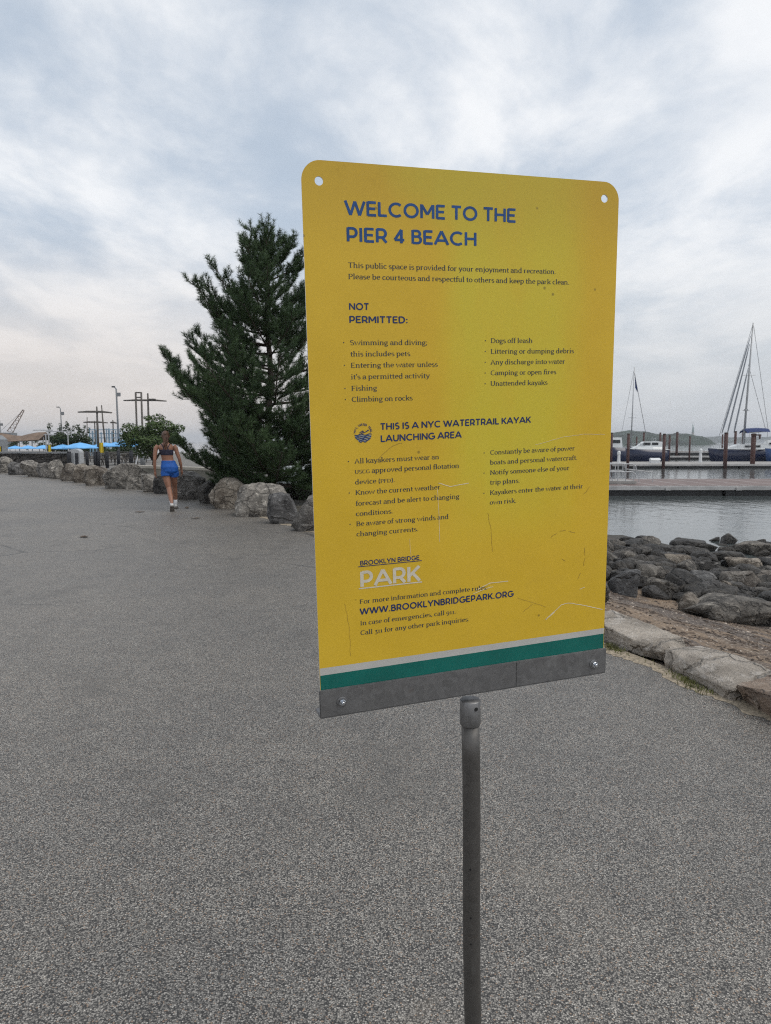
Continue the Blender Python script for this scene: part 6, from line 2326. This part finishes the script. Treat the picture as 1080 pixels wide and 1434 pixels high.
# white motor cruiser behind it
Y4 = 114.0
xb = at(884, 640, Y4).x
L4 = px2m(45, Y4)
r = empty('motor_cruiser', (xb + L4 / 2, Y4, WATER_Z), 'white motor cruiser with a raked cabin and dark windows behind the dark-hulled sailboat', 'motor boat')
fb4 = zat(626, Y4) - WATER_Z
hull(L4, 2.4, fb4, fb4 + 0.1, 0.6, M['gel_white'], r, 0.08)
zt4 = zat(618, Y4) - WATER_Z
ch = house([(-L4 / 2 + 0.7, 0.5, 0.3, fb4, fb4 + 0.1), (-0.7, 0.95, 0.75, fb4, zt4 - 0.05), (1.2, 1.0, 0.8, fb4, zt4), (L4 / 2 - 0.25, 1.0, 0.8, fb4, zt4 - 0.1), (L4 / 2 - 0.15, 1.0, 0.85, fb4, fb4 + 0.3)], 'cabin', M['gel_white'], r)
for x0, x1 in ((-1.0, 0.1), (0.35, 1.3)):
    b = MB()
    b.box(((x0 + x1) / 2, -0.93, (fb4 + zt4) / 2 + 0.06), (x1 - x0, 0.06, (zt4 - fb4) * 0.42))
    b.build('cabin_window', M['cabin_glass'], ch)
b = MB()
for s in (-1, 1):
    b.tube([(-L4 / 2 + 0.2, s * 0.2, fb4 + 0.55), (-0.9, s * 1.05, fb4 + 0.5)], 0.02, 5)
    for k in range(4):
        t = k / 3
        b.tube([(-L4 / 2 + 0.2 + t * (L4 / 2 - 1.1), s * (0.2 + 0.85 * t), fb4), (-L4 / 2 + 0.2 + t * (L4 / 2 - 1.1), s * (0.2 + 0.85 * t), fb4 + 0.53)], 0.018, 5)
b.build('bow_rail', M['pale_metal'], r)
b = MB()
b.tube([(0.6, 0, zt4), (0.75, 0, zt4 + 0.7)], 0.03, 5)
b.tube([(1.0, -0.6, zt4), (1.1, -0.5, zt4 + 0.45), (1.1, 0.5, zt4 + 0.45), (1.0, 0.6, zt4)], 0.03, 5)
b.build('radar_arch', M['pale_metal'], r)

# cabin boat half hidden by the sign
Y5 = 101.0
xb = at(846, 640, Y5).x
r = empty('cabin_boat', (xb + 1.2, Y5, WATER_Z), 'small white cabin boat with a dark hull, half hidden by the yellow sign', 'boat')
fb5 = zat(627, Y5) - WATER_Z
hull(3.2, 1.9, fb5, fb5 + 0.2, 0.5, M['hull_navy'], r, 0.05)
house([(-1.0, 0.6, 0.5, fb5, fb5 + 0.2), (-0.6, 0.75, 0.6, fb5, zat(613, Y5) - WATER_Z), (0.95, 0.75, 0.6, fb5, zat(612.5, Y5) - WATER_Z), (1.1, 0.75, 0.65, fb5, fb5 + 0.2)], 'cabin', M['gel_white'], r)
b = MB()
b.box((0.2, -0.72, (fb5 + zat(613, Y5) - WATER_Z) / 2 + 0.18), (1.1, 0.06, 0.42))
b.build('cabin_window', M['cabin_glass'], r)

# moored white boat glimpsed between the pine and the sign
Y6 = 62.0
p = at(432, 640, Y6)
r = empty('white_boat', (p.x, Y6, WATER_Z), 'pale boat glimpsed between the pine branches and the yellow sign', 'boat')
fb6 = zat(648, Y6) - WATER_Z
hull(6.0, 2.2, fb6, fb6 + 0.3, 0.5, M['gel_white'], r, 0.06)
house([(-1.4, 0.6, 0.4, fb6, fb6 + 0.2), (-0.5, 0.85, 0.65, fb6, fb6 + 0.9), (1.4, 0.85, 0.7, fb6, fb6 + 1.0), (1.7, 0.85, 0.7, fb6, fb6 + 0.3)], 'cabin', M['gel_white'], r)
b = MB()
b.box((0.4, -0.80, fb6 + 0.62), (1.5, 0.08, 0.3))
b.build('cabin_window', M['cabin_glass'], r)
dock_mesh('floating_dock', -16.0, 2.0, 64.5, 67.0, -0.95, -1.17, 'pale floating dock glimpsed through the pine branches', M['dock_top'])


# ------------------------------------------------------------------ far shore
def ridge(name, pts, Y, depth, lab, mat, seed):
    """pts: (px, py) skyline at distance Y, built as a wooded mound with depth"""
    n, m = 90, 14
    xs_ = np.linspace(pts[0][0], pts[-1][0], n)
    yy = np.interp(xs_, [p[0] for p in pts], [p[1] for p in pts])
    V = []
    for j in range(m):
        t = j / (m - 1)
        for i in range(n):
            q = at(xs_[i], yy[i], Y)
            h = max(0.3, q.z - WATER_Z)
            hh = h * math.sin(t * math.pi) ** 0.5 if 0 < t < 1 else 0
            nz = noise.fractal(Vector((q.x * 0.05, t * 6, seed)), 0.9, 2.0, 4) * 0.12 * h if 0 < t < 1 else 0
            V.append((q.x, Y + (t - 0.5) * depth, WATER_Z - 0.2 + hh + nz))
    ii = np.arange(n * m).reshape(m, n)
    F = np.c_[ii[:-1, :-1].ravel(), ii[:-1, 1:].ravel(), ii[1:, 1:].ravel(), ii[1:, :-1].ravel()]
    o = np_mesh(name, V, F, mat, None, True)
    return tag(o, lab, 'hill', None, 'structure')


ridge('wooded_island', [(600, 619), (640, 610), (700, 606), (760, 604), (820, 606), (855, 608), (866, 605.5), (880, 603.5), (895, 604.5), (908, 607), (922, 608), (931, 612.5), (937, 610), (944, 607), (950, 606), (957, 607.5), (961, 610), (965, 617)], 900, 160, 'low wooded island with two green humps across the harbour', M['hill'], 1)
ridge('far_shore', [(560, 617), (700, 613), (900, 613), (974, 613), (985, 611.5), (1000, 611), (1015, 612.5), (1100, 611.5), (1300, 612.5), (1500, 617)], 2600, 500, 'hazy blue far shore on the horizon', M['hill'], 2)

# monument on its star-shaped base, far across the water
Y = 1900.0
p = at(970, 618, Y)
r = empty('statue_monument', (p.x, Y, WATER_Z), 'tiny robed statue with a raised arm on a tall pale pedestal on the horizon', 'monument')
u = Y / FPX
zb = 0.0
z1, z2 = zat(613.5, Y) - WATER_Z, zat(605.5, Y) - WATER_Z
ztop = zat(593, Y) - WATER_Z
b = MB()
b.loft([((0, 0, 0), 6.5 * u, 6.5 * u), ((0, 0, z1 * 0.55), 5.6 * u, 5.6 * u), ((0, 0, z1), 3.0 * u, 3.0 * u)], 10)
b.loft([((0, 0, z1), 2.4 * u, 2.4 * u), ((0, 0, z2 - 1.5), 1.9 * u, 1.9 * u), ((0, 0, z2), 2.1 * u, 2.1 * u)], 4)
b.build('pedestal', M['plinth'], r)
b = MB()
hs = ztop - z2
b.loft([((0, 0, z2), 1.5 * u, 1.4 * u), ((0, 0, z2 + hs * 0.3), 1.35 * u, 1.2 * u), ((0, 0, z2 + hs * 0.55), 1.0 * u, 0.9 * u), ((-0.1 * u, 0, z2 + hs * 0.66), 0.75 * u, 0.6 * u), ((-0.1 * u, 0, z2 + hs * 0.7), 0.3 * u, 0.3 * u),
        ((-0.1 * u, 0, z2 + hs * 0.78), 0.45 * u, 0.42 * u), ((-0.1 * u, 0, z2 + hs * 0.82), 0.2 * u, 0.2 * u)], 12)
b.tube([(-0.5 * u, 0, z2 + hs * 0.64), (-0.85 * u, 0, z2 + hs * 0.80), (-0.9 * u, 0, z2 + hs * 0.93), (-0.9 * u, 0, ztop)], [0.35 * u, 0.28 * u, 0.22 * u, 0.3 * u], 8)
b.build('statue', M['verdigris'], r, True)

# ------------------------------------------------------------------ haze
hz_m = bpy.data.materials.new('harbour_haze')
hz_m.use_nodes = True
nt = hz_m.node_tree
for nd in list(nt.nodes):
    if nd.type == 'BSDF_PRINCIPLED':
        nt.nodes.remove(nd)
pv_ = nt.nodes.new('ShaderNodeVolumePrincipled')
pv_.inputs['Color'].default_value = (0.90, 0.94, 1.0, 1)
pv_.inputs['Density'].default_value = 0.00023
pv_.inputs['Anisotropy'].default_value = 0.2
nt.links.new(pv_.outputs[0], nt.nodes['Material Output'].inputs['Volume'])
b = MB()
b.box((1000, 4600, 40), (12000, 11000, 100))
tag(b.build('haze', hz_m), 'thin pale harbour haze', None, None, 'stuff')
